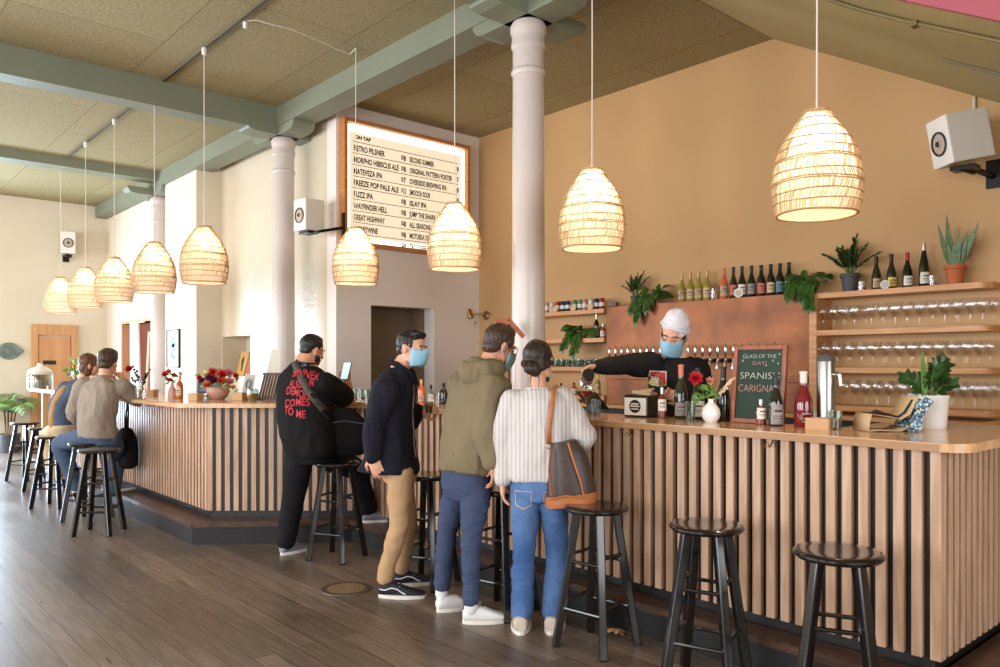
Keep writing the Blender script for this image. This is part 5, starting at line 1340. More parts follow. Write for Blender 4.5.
for sx in (-1,1): b.tube([N0+UP*.045-F*.055+S*sx*.03, N0+UP*.03+S*sx*.068, N0-UP*.02+F*.075+S*sx*.045, N0-UP*.10+F*.115+S*sx*.03],[.016,.02,.02,.008],8,sx=.5)
wb(b,'collar','navy_wool',jk)
project_shapes(jk,[([(-.014,0),(.014,0),(.018,-.46),(-.018,-.46)],[(0,1,2,3)])], N0-UP*.10+S*.0+F*.45, -F, S, UP, 'shirt_pale','shirt_front',jk,.004,.03)
project_shapes(jk,[([(-.004,0),(.004,0),(.004,-.46),(-.004,-.46)],[(0,1,2,3)])], N0-UP*.10+S*.022+F*.45, -F, S, UP, 'steel','zip',jk,.006,.03)
b = legs_mb(hips, kn, an, (.080,.060,.051), at(396,467,D), F, .14, .105)
fuse(b,'chinos', M['chino_tan'], t, .0075, 4, [(.009,7,9),(.006,14,24)], 9)
shoe(t, at(379,592,D-.10), SR*.99-SF*.05, .29,'shoe_black','sole_white',.05,.088,stripe='lace_white'); shoe(t, at(393,581,D+.14), SR*.96+SF*.25,.29,'shoe_black','sole_white',.05,.088,stripe='lace_white')
cg = thing('small_tumbler', at(429,409,D+.15), 'small amber drink held in the navy jacket man far hand', 'glass')
MB().lathe([(0,-.03),(.024,-.03),(.028,.045),(.026,.045),(.022,-.024),(0,-.024)],seg=18).build('glass_wall',M['pale_glass'],cg); MB().lathe([(0,-.022),(.0215,-.022),(.024,.02),(0,.02)],seg=16).build('drink',M['glass_amber'],cg)
# ---------------------------------------------------------------- man in the printed black shirt
D = 5.95
t = person(at(305,552,D), 'man in a black shirt with red back lettering holding up a phone')
F = (SF*.86+SR*.5).normalized(); S = F.cross(UP)
N0 = at(303,362,D); P0 = at(313,452,D)
hd = Head(at(312,350,D+.02), (SR*.66+SF*.72-UP*.22), UP+SR*.1, k=1.03)
b = MB(); hd.skin(b, N0, .068); torso(b, P0, N0, F, [(0,.16,.12),(.4,.17,.13),(.8,.19,.12),(.97,.11,.08)])
hips = [at(300,452,D+.03), at(325,455,D+.08)]; kn = [at(293,500,D+.05), at(357,470,D+.32)]; an = [at(286,541,D+.06), at(368,508,D+.36)]
for h,k,a in zip(hips,kn,an): b.limb([h,k,a],[.075,.05,.038])
rS,rE,rW = at(325,384,D-.10), at(350,401,D+.22), at(348,384,D+.26); lS,lE,lW = at(290,383,D+.05), at(300,408,D+.36), at(338,383,D+.38)
b.limb([rS,rE],[.058,.046]); b.limb([rE,rW],[.045,.031]); b.limb([lS,lE,lW],[.058,.045,.031])
hand(b, rW, (UP+SR*.05), -SR*.9+SF*.2, thumb=1, curl=.7); hand(b, lW, (UP*.9+SR*.3), SR+SF*-.2, thumb=-1, curl=.7)
fuse(b, 'body', M['skin_tan'], t, .005, 3)
b = MB(); hd.E(b,(0,.036,-.018),(.0755,.083,.090)); hd.E(b,(0,-.01,-.052),(.062,.042,.044)); hd.E(b,(0,.08,.0),(.052,.036,.066))
fuse(b,'hair', M['hair_black'], t, .0045, 3, [(.0025,60,40)], 10); hd.face(t)
b = MB(); hd.E(b,(0,-.082,.045),(.042,.030,.040)); hd.E(b,(.058,-.06,.02),(.014,.03,.03)); hd.E(b,(-.058,-.06,.02),(.014,.03,.03)); fuse(b,'beard',M['hair_black'],t,.005,2)
b = MB(); torso(b, P0, N0, F, [(-.02,.205,.165),(.05,.220,.176),(.2,.228,.18),(.45,.226,.175),(.7,.222,.155),(.85,.198,.128),(.94,.125,.095),(1.0,.080,.078)], 2.4, lean=.03)
b.limb([rS,rS.lerp(rE,.4),rS.lerp(rE,.72)],[.090,.086,.080],18,5); b.limb([lS,lS.lerp(lE,.8)],[.092,.080],18,5)
te = fuse(b,'tee_shirt', M['tee_black'], t, .008, 4, [(.016,6,3),(.008,16,7)], 11)
lines = [('SINNER',.215,0,-.015),('ALSO UR',.20,-.068,-.025),('DEMON',.20,-.138,-.045),('COMES',.21,-.210,-.052),('TO ME',.19,-.282,-.052)]
sh = []
for s_,wd,y,xo in lines:
    vs, fs = text_mesh(s_, .082, wd, off=.0012); sh.append(([(v.x-.10+xo, y+v.y*.95+.010*math.sin(v.x*22+y*40)) for v in vs], fs))
BD = (SF*.93+SR*.30).normalized(); BX = BD.cross(UP)
project_shapes(te, sh, at(299,378,D-.25), BD, (BX+UP*-.06), UP, 'red_print','back_print',te,.003,.02)
vs, fs = text_mesh('CM', .03, .045); project_shapes(te, [([(v.x,v.y) for v in vs],fs)], at(301,366.5,D-.25), BD, BX, UP, 'label_blue','neck_print',te,.003,.02)
b = legs_mb(hips, kn, an, (.108,.086,.072), at(312,445,D), F, .20, .16)
fuse(b,'trousers', M['pants_black'], t, .008, 4, [(.007,8,14)], 12)
shoe(t, at(281,549,D+.02), SR*.6+SF*.8, .28,'shoe_grey','sole_white',.05,.08); shoe(t, at(363,512,D+.33), SR*.9+SF*.35,.27,'shoe_grey','sole_white',.05,.08, zf=.185)
ph = thing('phone', at(346,371,D+.20), 'smartphone with a lit screen held up by the man in the black shirt', 'phone')
Rp = mat_from_dir(-SF*.8-SR*.35+UP*.35, UP)
MB().box((0,0,0),(.072,.150,.009),rot=Rp,bev=.004).build('phone_case',M['black_plastic'],ph,False); MB().box(Rp@Vector((0,0,.0052)),(.064,.138,.001),rot=Rp).build('screen',M['screen_lit'],ph,False)
sb = thing('sling_bag', at(348,448,D-.02), 'black sling bag on a wide strap across the black printed shirt', 'bag')
b = MB(); rr = [(at(347,455,D-.03),SR*.11,SF*.04),(at(347,452,D-.03),SR*.145,SF*.06),(at(348,436,D-.04),(SR-UP*.05)*.155,SF*.065),(at(347,420,D-.04),(SR-UP*.08)*.15,SF*.06),(at(343,411,D-.04),(SR-UP*.12)*.115,SF*.045),(at(341,407,D-.04),(SR-UP*.12)*.08,SF*.03)]
b.loft(rr,24,True,2.8); wb(b,'bag_body','bag_black',sb)
b = MB(); b.tube([at(322,424,D-.115),at(345,421,D-.125),at(366,424,D-.115)],.004,6); wb(b,'zip_pull','pot_grey',sb)
b = MB(); vsw = [v.co + parent_loc(te) for v in te.data.vertices]; btt = BVHTree.FromPolygons(vsw,[tuple(p.vertices) for p in te.data.polygons]); vs = []
pl2 = [(294,361),(297,368),(301,378),(308,391),(315,400),(323,409),(331,417)]
for i,(px,py) in enumerate(pl2):
    for dx,dy in ((-3.2,1.8),(3.2,-1.8)):
        o_ = at(px+dx,py+dy,D-.5); r_ = (at(px+dx,py+dy,D+.5)-o_).normalized(); h = btt.ray_cast(o_, r_, 1.2)
        vs.append(h[0]-r_*.008 if h[0] is not None else at(px+dx,py+dy,D-.08))
b.add(vs,[(2*i,2*i+1,2*i+3,2*i+2) for i in range(len(pl2)-1)]); o = wb(b,'strap','bag_black',sb); o.modifiers.new('t','SOLIDIFY').thickness = .004
pm('strap_grey',(70,62,58),.7); o.data.materials[0] = M['strap_grey']
# ---------------------------------------------------------------- man in the grey shirt, sitting
D = 7.35
t = person(at(100,520,D), 'man in a taupe grey shirt and jeans sitting with his cheek on his hand')
F = (SF*.88+SR*.47).normalized(); S = F.cross(UP)
N0 = at(106,376,D); P0 = at(98,436,D)
hd = Head(at(108,362,D+.03), (SF*.9+SR*.1-UP*.1), UP+SR*.08, k=1.0)
b = MB(); hd.skin(b, N0, .060); torso(b, P0, N0, F, [(0,.15,.11),(.4,.15,.11),(.8,.18,.105),(.97,.11,.07)], lean=.04)
hips = [at(91,436,D+.05), at(108,438,D+.0)]; kn = [at(60,444,D+.28), at(118,452,D+.42)]; an = [at(76,486,D+.38), at(113,490,D+.40)]
for h,k,a in zip(hips,kn,an): b.limb([h,k,a],[.075,.05,.038])
rS,rE,rW = at(122,387,D-.03), at(137,399,D+.12), at(120,375,D+.12); lS,lE,lW = at(84,387,D+.08), at(74,412,D+.14), at(84,424,D+.34)
b.limb([rS,rE],[.052,.042]); b.limb([rE,rW],[.042,.03]); b.limb([lS,lE,lW],[.052,.04,.03])
hand(b, rW, (UP*.35-SR*.9), -SR*.2-UP*.9, thumb=-1, curl=.6); hand(b, lW, (SR*.8+SF*.5-UP*.3), -UP, thumb=1, curl=.4)
fuse(b, 'body', M['skin_tan'], t, .006, 3)
b = MB(); hd.E(b,(0,.038,-.018),(.084,.092,.098)); hd.E(b,(0,-.025,-.05),(.070,.052,.050)); hd.E(b,(0,.09,.01),(.062,.04,.075))
fuse(b,'hair', M['hair_brown'], t, .006, 2, [(.010,30,24)], 13)
hd.face(t)
b = MB(); torso(b, P0, N0, F, [(-.03,.175,.135),(.08,.182,.138),(.3,.180,.135),(.55,.190,.135),(.76,.202,.13),(.88,.186,.115),(.96,.11,.085),(1.0,.076,.072)], 2.4, lean=.05)
b.limb([rS,rS.lerp(rE,.6),rE+SR*.0],[.088,.080,.066],18,5); b.limb([rE,rE.lerp(rW,.45)],[.066,.055],16,4); b.limb([lS,lE,lW],[.088,.070,.05],18,5)
fuse(b,'shirt', M['shirt_grey'], t, .009, 4, [(.018,8,4),(.008,18,8)], 14)
b = legs_mb(hips, kn, an, (.098,.080,.066), at(99,430,D), F, .175, .14)
fuse(b,'jeans', M['denim_dark'], t, .009, 3, [(.007,9,14)], 15)
shoe(t, at(72,492,D+.34), SR*.6+SF*.8, .28,'shoe_grey','sole_white',.05,.08, zf=.20); shoe(t, at(110,496,D+.36), SR*.5+SF*.85,.28,'shoe_grey','sole_white',.05,.08, zf=.20)
# ---------------------------------------------------------------- woman in the denim jacket, sitting
D = 8.15
t = person(at(66,508,D), 'woman with brown hair in a denim jacket and tan vest sitting at the far bar', )
F = (SF*.80+SR*.60).normalized(); S = F.cross(UP)
N0 = at(82,380,D); P0 = at(64,430,D)
hd = Head(at(90,365,D+.05), (SR*.85+SF*.5-UP*.12), UP+SR*.22, k=.98)
b = MB(); hd.skin(b, N0, .048); torso(b, P0, N0, F, [(0,.13,.10),(.4,.12,.09),(.8,.15,.09),(.97,.09,.06)], lean=.05)
hips = [at(59,430,D+.05), at(72,431,D+.0)]; kn = [at(48,436,D+.36), at(90,438,D+.40)]; an = [at(56,474,D+.42), at(88,478,D+.42)]
for h,k,a in zip(hips,kn,an): b.limb([h,k,a],[.065,.045,.034])
rS,rE,rW = at(88,389,D-.12), at(90,412,D-.05), at(104,400,D+.2); lS,lE,lW = at(66,389,D+.12), at(60,410,D+.14), at(72,404,D+.38)
b.limb([rS,rE,rW],[.045,.035,.026]); b.limb([lS,lE,lW],[.045,.035,.026]); hand(b, rW, SF*.8+SR*.5, -UP, thumb=-1, curl=.4, k=.9); hand(b, lW, SF*.8+SR*.6, -UP, thumb=1, curl=.4, k=.9)
fuse(b, 'body', M['skin_fair'], t, .006, 3)
b = MB(); hd.E(b,(0,.034,-.022),(.084,.092,.096)); hd.E(b,(0,-.03,-.055),(.076,.075,.052)); hd.E(b,(.055,-.05,-.015),(.026,.07,.045)); hd.E(b,(-.055,-.05,-.015),(.026,.07,.045)); hd.E(b,(0,-.08,-.045),(.068,.045,.045))
fuse(b,'hair', M['hair_chestnut'], t, .006, 3, [(.007,30,10)], 16); hd.face(t)
b = MB(); torso(b, P0, N0, F, [(.05,.155,.135),(.25,.158,.135),(.5,.165,.13),(.75,.172,.12),(.88,.158,.105),(.96,.10,.08),(1.0,.07,.068)], 2.3, lean=.07)
b.limb([rS,rE,rW],[.074,.062,.046],16,5); b.limb([lS,lE,lW],[.082,.072,.05],16,5); b.limb([lS+UP*.01,at(58,402,D+.10),at(56,414,D+.05),at(60,420,D)],[.07,.078,.074,.05],16,4)
dj = fuse(b,'denim_jacket', M['denim_jacket'], t, .009, 3, [(.012,10,6)], 17)
b = MB(); torso(b, P0, N0, F, [(.02,.07,.150),(.25,.075,.150),(.5,.075,.146),(.72,.07,.138),(.84,.05,.12)], 2.3, lean=.075)
o = fuse(b,'tan_vest', M['vest_tan'], t, .009, 3, [(.008,10,6)], 18)
b = legs_mb(hips, kn, an, (.098,.085,.075), at(66,424,D), F, .175, .145)
fuse(b,'trousers', M['skirt_beige'], t, .009, 3, [(.008,9,12)], 19)
shoe(t, at(53,482,D+.40), SR*.6+SF*.8, .25,'shoe_taupe','sole_white',.046,.08, zf=.20); shoe(t, at(86,485,D+.40), SR*.6+SF*.8,.25,'shoe_taupe','sole_white',.046,.08, zf=.20)
# ---------------------------------------------------------------- bartender
D = 5.22
bx = at(690,500,5.30); t = person((bx.x,bx.y,0), 'bartender in a white beanie, blue mask and black sweatshirt pouring wine')
F = (-SF*.86-SR*.30).normalized(); S = F.cross(UP)      # S points to his right (picture left)
N0 = at(680,357,5.25); P0 = at(677,450,5.36)
hd = Head(at(674,334.5,5.20), (-SF*.78-SR*.46-UP*.34), UP+SR*.20, k=1.10)
b = MB(); hd.skin(b, N0, .060); torso(b, P0, N0, F, [(0,.14,.10),(.4,.13,.09),(.8,.16,.095),(.97,.10,.07)])
hips = [at(666,455,5.36), at(690,455,5.36)]
kn = [Vector((h.x,h.y,.50)) for h in hips]; an = [Vector((h.x,h.y,.09)) for h in hips]
for h,k,a in zip(hips,kn,an): b.limb([h,k,a],[.068,.046,.036])
rS,rE,rW = at(652,365,5.26), at(625,364.5,5.14), at(599,367,5.02); lS,lE,lW = at(696,370,5.28), at(703,404,5.22), at(682,398,5.06)
b.limb([rS,rE,rW],[.05,.038,.029]); b.limb([lS,lE,lW],[.05,.038,.029])
hand(b, rW, (-SR*.93-SF*.25-UP*.05), (-UP*.8-SF*.3), thumb=-1, curl=1.15, tcurl=.6); hand(b, lW, (-SR*.92+UP*.25), -SF*-.3+UP*.1-SF*.9, thumb=-1, curl=.9)
fuse(b, 'body', M['skin_fair'], t, .005, 3)
b = MB(); hd.E(b,(0,.0,-.055),(.074,.070,.052)); hd.E(b,(0,-.05,-.06),(.056,.055,.040)); hd.E(b,(.066,.005,.0),(.012,.035,.03)); hd.E(b,(-.066,.005,.0),(.012,.035,.03))
fuse(b,'hair', M['hair_brown'], t, .0055, 3, [(.005,40,16)], 20)
hd.face(t,closed=True); hd.mask(t, .010)
b = MB(); hd.E(b,(0,.060,-.026),(.083,.070,.098),24,16); hd.E(b,(0,.096,-.03),(.068,.056,.080)); hd.E(b,(.01,.130,-.028),(.035,.026,.042)); hd.E(b,(.002,.026,-.045),(.082,.042,.078)); hd.E(b,(.022,.022,-.02),(.062,.040,.085))
bn = fuse(b,'beanie', M['beanie_white'], t, .005, 4, [(.004,14,10)], 21)
b = MB(); b.tube([hd.P(.0845*math.cos(a), .040-.022*math.cos(a)+.024*math.sin(a), -.024+.099*math.sin(a)) for a in [2*PI*k/40 for k in range(41)]], .0085, 8, False); wb(b,'cuff','beanie_white',bn)
b = MB(); torso(b, P0, N0, F, [(-.05,.18,.135),(.08,.185,.14),(.3,.182,.138),(.55,.190,.138),(.76,.205,.135),(.88,.186,.12),(.95,.125,.095),(1.0,.078,.076)], 2.4)
b.limb([rS,rS.lerp(rE,.5),rE,rE.lerp(rW,.6),rW],[.086,.078,.064,.054,.046],18,5); b.limb([lS,lE,lW],[.088,.070,.048],18,5)
sw = fuse(b,'sweatshirt', M['sweat_black'], t, .0075, 4, [(.011,7,4),(.005,18,10)], 22)
CX = -F.cross(UP)   # picture right
o0 = at(666.5,379,4.9)
def rect(w,h,x=0,y=0): return ([(x-w/2,y-h/2),(x+w/2,y-h/2),(x+w/2,y+h/2),(x-w/2,y+h/2)],[(0,1,2,3)])
def disc(r,x,y,ry=None):
    ry = ry or r; n=12; return ([(x+r*math.cos(2*PI*k/n),y+ry*math.sin(2*PI*k/n)) for k in range(n)],[tuple(range(n))])
PX = (SR+UP*-.05).normalized()
pa = project_shapes(sw,[rect(.118,.098)], o0, SF, PX, UP,'label_white','chest_patch',sw,.003,.02)
project_shapes(sw,[rect(.104,.084)], o0, SF, PX, UP,'patch_pink','patch_field',pa,.0045,.02)
project_shapes(sw,[disc(.016,0,.018),disc(.030,0,-.012,.02),disc(.016,-.024,-.022,.012),disc(.016,.024,-.022,.012),rect(.10,.01,0,-.036)], o0, SF, PX, UP,'patch_yellow','patch_emblem',pa,.006,.02)
b = legs_mb(hips, kn, an, (.088,.066,.055), at(677,445,5.36), F, .155, .12); fuse(b,'trousers', M['pants_black'], t, .01, 3, [(.006,10,16)], 23)
for a in an: shoe(t, a-F*.07, F, .28,'shoe_black','sole_white')
# bottle he pours from, its base towards us
bp_ = at(588.5,374,4.86); nk = onbar(586,414.5)+UP*.262
t = thing('wine_bottle', bp_, 'dark wine bottle tipped by the bartender to pour into the stemmed glass', 'bottle')
dr_ = (at(585.5,385,5.10)-at(588.5,374,4.86)); Rb = mat_from_dir(dr_)
P_ = bprof(.30,.038,'burg'); MB().lathe(P_, (0,0,0), 24, Rb).build('glass_body',M['glass_dark'],t); MB().lathe([(.0385,.03),(.0385,.10)], (0,0,0), 24, Rb).build('paper_label',M['label_grey'],t)
# ================================================================ LEFT SIDE AND SMALL THINGS
# things on the left arm of the bar and the wall behind it
q = onbar(218,399.5); v = thing('flower_bowl', (q.x,q.y,ZT), 'mottled clay bowl overflowing with red, plum and cream dahlias', 'flower arrangement')
pm('clay_bowl', (196,160,140), .5, rgb2=(150,96,74), scale=30)
MB().lathe([(0,0),(.055,0),(.085,.03),(.10,.075),(.096,.115),(.09,.118),(.09,.08),(0,.06)], seg=30).build('bowl', M['clay_bowl'], v)
b = MB(); rnd = random.Random(21)
for k in range(70):
    x, z = rnd.gauss(0,.075), rnd.uniform(.09,.25); b.leaf(RR(x,z)+SF*rnd.uniform(-.07,.07), Vector((rnd.uniform(-1,1),rnd.uniform(-1,.3),rnd.uniform(-.5,.9))), -SF+UP*.5, rnd.uniform(.04,.08), .026, .2)
b.build('greenery', M['leaf_light'], v, True, clean=False)
for x,z,r,mt,sd in ((-.09,.225,.05,'petal_cream',1),(-.045,.20,.055,'petal_plum',2),(-.01,.245,.050,'petal_red',3),(.035,.235,.042,'petal_peach',4),(.075,.225,.058,'petal_red',5),(.135,.24,.052,'petal_pink',6),(.14,.16,.05,'petal_pink',7),(-.125,.17,.045,'petal_plum',8),(-.07,.13,.05,'petal_orange',9),(.0,.17,.06,'petal_plum',10),(.06,.17,.05,'petal_orange',11),(.10,.12,.035,'petal_cream',12),(-.03,.265,.034,'petal_orange',13),(-.155,.20,.036,'petal_red',14),(.19,.215,.036,'petal_red',15),(.17,.11,.032,'petal_center',16)):
    b = MB(); flower_ball(b, RR(x*.92,z)-SF*(.05+.03*math.cos(x*9)), r, 30, sd, -SF+UP*.5+SR*x*3, .7); b.build('dahlia', M[mt], v, True, clean=False)
def small_box(px, py, sx, sy, sz, lb, rz=.6, mat='kraft'):
    q = onbar(px,py); t = thing('kraft_box', (q.x,q.y,ZT), lb, 'box', rz=rz)
    MB().box((0,0,sz/2),(sx,sy,sz),bev=.003).build('box_body', M[mat], t, False); MB().box((0,0,sz-.004),(sx+.006,sy+.006,.02),bev=.002).build('lid', M[mat], t, False)
small_box(195.5,400,.09,.09,.055,'small kraft box left of the dahlia bowl'); small_box(240,400,.105,.10,.06,'small kraft box between the dahlia bowl and beer glass'); small_box(152,396,.09,.08,.06,'small brown box by the far column on the left bar')
q = onbar(252.5,400.5); t = thing('beer_glass', (q.x,q.y,ZT), 'round glass half full of amber beer beside the slatted rack', 'beer glass')
MB().lathe([(0,0),(.035,0),(.052,.03),(.055,.07),(.047,.105),(.045,.105),(.052,.07),(.049,.03),(.033,.006),(0,.006)], seg=22).build('glass_wall', M['pale_glass'], t)
pm('beer', (226,160,50), .15); MB().lathe([(0,.008),(.032,.008),(.047,.03),(.050,.065),(0,.065)], seg=20).build('drink', M['beer'], t)
q = onbar(262,400); t = thing('slatted_rack', (q.x,q.y+.07,ZT), 'dark brown slatted wood rack leaning on the bar beside the column', 'rack')
Rr = Matrix.Rotation(-.28,3,SR)
wood('rack_wood',(70,48,34),(104,74,52),.45,'Z',1)
for k in range(8): MB().box(SR*(-.085+.026*k)+UP*.125+SR*.02,(.016,.020,.25),rot=Matrix.Rotation(.16,3,SF)@Rr@Euler((0,0,math.atan2(SR.y,SR.x))).to_matrix(),bev=.002).build('rack_slat',M['rack_wood'],t,False)
MB().box(UP*.008,(.25,.14,.016),rot=Euler((0,0,math.atan2(SR.y,SR.x))).to_matrix(),bev=.002).build('rack_base',M['rack_wood'],t,False)
MB().box(UP*.235+SR*.05,(.22,.014,.02),rot=Euler((0,0,math.atan2(SR.y,SR.x))).to_matrix()).build('rack_rail',M['rack_wood'],t,False)
RZs = math.atan2(SR.y,SR.x)
def card(px, py, w_, h_, lb, lean=.2, roll=0, zb=ZT, d_off=0, mat='label_white', name='menu_card', deco=True, col='label_blue'):
    q = onbar(px,py); t = thing(name, (q.x+SF.x*d_off,q.y+SF.y*d_off,zb), lb, 'card')
    R = Euler((0,0,RZs)).to_matrix()@Euler((-lean,roll,0)).to_matrix()
    MB().box(R@Vector((0,0,h_/2)),(w_,.004,h_),rot=R).build('card_sheet', M[mat], t, False)
    if deco:
        b = MB()
        for a in range(3): b.tube([R@Vector((w_*.28*math.cos(u_)*(1-.25*a), -.004, h_*.55+h_*.24*math.sin(u_)*(1-.25*a))) for u_ in [2*PI*k/20 for k in range(21)]], .0022, 4)
        b.tube([R@Vector((-w_*.2,-.004,h_*.22)),R@Vector((w_*.05,-.004,h_*.30)),R@Vector((w_*.25,-.004,h_*.2))],.0022,4)
        b.build('drawing', M[col], t)
    return t
card(243,397,.105,.23,'white menu card with a blue line drawing behind the kraft box',.22,.12,d_off=.10)
t = thing('leaning_poster', onbar(266,399)+SF*.16-UP*.0, 'plain white board leaning behind the slatted rack beside the column', 'poster')
b = MB(); b.add([SR*-.10+UP*.0,SR*.085+UP*.0,SR*.085+UP*.46,SR*.005+UP*.46,SR*-.055+UP*.20],[(0,1,2,3,4)]); o = b.build('board_sheet',M['label_white'],t,False); o.modifiers.new('t','SOLIDIFY').thickness=.006
q = onbar(194,397); t = thing('till_screen', (q.x,q.y+.14,ZT), 'grey display screen on the bar left of the dahlias', 'screen')
R = Euler((0,0,RZs)).to_matrix()@Euler((-.15,0,0)).to_matrix()
MB().box(R@UP*.115,(.21,.02,.155),rot=R,bev=.006).build('bezel',M['black_plastic'],t,False); pm('screen_teal',(88,112,116),.25,emit=(96,124,128),estr=.12); MB().box(R@(UP*.115-Vector((0,.0105,0))),(.185,.002,.13),rot=R).build('display',M['screen_teal'],t,False)
b = MB()
for k,(x,z,sx) in enumerate(((-.05,.15,.06),(.03,.13,.08),(-.03,.10,.1),(.02,.08,.07))): b.box(R@Vector((x,-.012,z)),(sx,.001,.008),rot=R)
b.build('display_lines',M['label_white'],t,False); MB().box((0,0,.02),(.06,.05,.04),bev=.005).build('stand',M['black_plastic'],t,False)
# magazines in the niche
pm('mag_gold',(206,166,104),.5); pm('mag_red',(170,90,80),.5)
for x,w_,mt,lb in ((-10.55,.26,'mag_gold','gold magazine with a dark figure in the wall niche'),(-10.25,.24,'label_pink','pink covered magazine right of the gold one in the niche'),(-10.02,.2,'label_grey','grey magazine at the right end of the wall niche')):
    t = thing('magazine',(x,4.52,1.302),lb,'magazine'); R = Euler((-.2,.12,0)).to_matrix()
    MB().box(R@UP*.17,(w_,.012,.34),rot=R).build('cover',M[mt],t,False)
    b = MB(); b.ell(R@Vector((0,-.008,.20)),(.03,.003,.07),R).ell(R@Vector((.02,-.008,.11)),(.02,.003,.05),R); b.build('cover_figure',M['bar_dark'],t)
# vases, clear branch vase, framed print
q = onbar(172,398); v = thing('flower_vase',(q.x,q.y,ZT),'pale pink bottle vase of small red flowers under the framed print','vase of flowers')
pm('vase_pink',(214,164,150),.35); MB().lathe([(0,0),(.036,0),(.042,.03),(.036,.08),(.018,.11),(.016,.135),(.02,.14),(0,.136)],seg=24).build('vase',M['vase_pink'],v)
b = MB(); st_ = MB()
for x,z in ((-.05,.23),(.01,.25),(.05,.21),(.09,.24),(-.02,.19),(.07,.18)): st_.tube([RR(0,.13),RR(x*.4,.17),RR(x,z)],.002,5)
st_.build('stem',M['stem_green'],v)
b = MB(); [b.leaf(RR(rnd.uniform(-.06,.10),rnd.uniform(.14,.24)), Vector((rnd.uniform(-1,1),-.4,rnd.uniform(-.3,.8))), -SF, .05,.02,.2) for k in range(18)]; b.build('greenery',M['leaf_light'],v,True,clean=False)
for x,z,r,mt in ((-.055,.225,.04,'petal_red'),(-.02,.25,.038,'petal_orange'),(.03,.22,.03,'petal_red'),(.09,.235,.022,'petal_pink'),(-.01,.17,.03,'petal_red')):
    b = MB(); flower_ball(b, RR(x,z)-SF*.02, r, 22, 5, -SF+UP*.4, .6); b.build('flower',M[mt],v,True,clean=False)
bb(179.5,398.5,.22,.033,'small','glass_amber','label_tan','cap_gold','amber bottle right of the pink bottle vase', name='amber_bottle', lz=(.15,.45), face=-1)
q = onbar(141,399); v = thing('branch_vase',(q.x,q.y,ZT),'clear glass vase of dark berry branches beside the seated man elbow','vase')
MB().lathe([(0,0),(.045,0),(.05,.06),(.05,.17),(.047,.17),(.046,.01),(0,.01)],seg=20).build('glass_wall',M['clear_glass'],v)
b = MB(); b2 = MB(); rnd = random.Random(8)
for k in range(9):
    x1,z1 = rnd.uniform(-.10,.08), rnd.uniform(.18,.32); p_ = [RR(0,.02),RR(x1*.4,.15),RR(x1,z1)+SF*rnd.uniform(-.05,.05)]; b.tube(p_,.0022,5)
    for j in range(5): b2.ell(p_[1].lerp(p_[2],.1+j*.22)+Vector((rnd.uniform(-.015,.015),0,rnd.uniform(-.015,.015))),(.011,.011,.012),seg=8,rng=6)
b.build('branch',M['stem_green'],v); b2.build('berries',M['bar_dark'],v)
q = onbar(129.5,397); v = thing('flower_vase',(q.x,q.y,ZT),'single red bloom in a slim vase behind the seated man hand','vase of flowers')
MB().lathe([(0,0),(.025,0),(.028,.05),(.012,.12),(.015,.15),(0,.145)],seg=18).build('vase',M['pale_glass'],v); MB().tube([(0,0,.02),(0,0,.26)],.0022,5).build('stem',M['stem_green'],v)
b = MB(); flower_ball(b, UP*.27, .05, 30, 5, -SF+UP*.6, .6); b.build('bloom',M['petal_red'],v,True,clean=False)
pa, pb = atY(173.5,348.5,3.99), None
t = thing('framed_print',(pa.x,3.985,pa.z),'small black framed abstract print on the bright pilaster','picture')
fw, fh = .62, .52
fw = abs(atY(167.5,348,3.985).x-atY(179.8,348,3.985).x); fh = (atY(173,329.5,3.985).z-atY(173,367.8,3.985).z)
b = MB()
for x,z,sx,sz in ((-fw/2+.01,0,.02,fh),(fw/2-.01,0,.02,fh),(0,fh/2-.01,fw,.02),(0,-fh/2+.01,fw,.02)): b.box((x,0,z),(sx,.03,sz))
b.build('frame',M['black_plastic'],t,False); MB().box((0,.003,0),(fw-.04,.012,fh-.04)).build('print_sheet',M['label_white'],t,False)
b = MB()
pm('print_blue',(120,148,172),.6)
for x,z,sx,sz,a in ((-.02,.10,.20,.16,.1),(.04,.02,.16,.10,-.2),(-.04,-.08,.12,.10,.3),(.05,-.13,.14,.07,-.1)): b.box((x*fw/.6,-.005,z),(sx*fw/.6,.002,sz),rot=(0,a,0))
b.build('print_shapes',M['print_blue'],t,False)
# passage at the far column: white curtain, leaning easel, pink wall sign
t = thing('white_curtain',(-13.45,4.02,0),'bright white curtain hanging in the passage beside the far column','curtain')
b = MB(); n = 40; vs = []
for j in range(12):
    z = 2.12*j/11; wd = .62*(1-.30*(z/2.12))
    for i in range(n): vs.append((-.28+wd*i/(n-1)-(.0 if z<1 else 0), .02*math.sin(i*1.25)+.0, z+.01))
b.add(vs,[(j*n+i,j*n+i+1,(j+1)*n+i+1,(j+1)*n+i) for j in range(11) for i in range(n-1)]); pm('curtain_white',(244,242,236),.8); o = b.build('curtain_cloth',M['curtain_white'],t); o.modifiers.new('t','SOLIDIFY').thickness=.004
MB().tube([(-.32,0,2.135),(.42,0,2.135)],.010,8).build('curtain_rod',M['white_paint'],t)
t = thing('leaning_plank',(-12.78,3.98,0),'tall tan plank leaning against the wall beside the far column','plank'); 
MB().box((0,0,.98),(.09,.03,1.98),rot=(-.03,.05,0),bev=.003).build('plank_board',M['door_wood'],t,False)
p = atY(132.5,349,6.06); t = thing('hall_sign',(-13.62,6.055,p.z),'small dark lettered sign on the pink hallway wall','sign'); MB().box((0,0,0),(.16,.02,.62)).build('sign_plate',M['petal_pink'],t,False)
b = MB()
for z in (.2,.07,-.06,-.19): b.box((0,-.012,z),(.09,.004,.06))
b.build('sign_marks',M['bar_dark'],t,False)
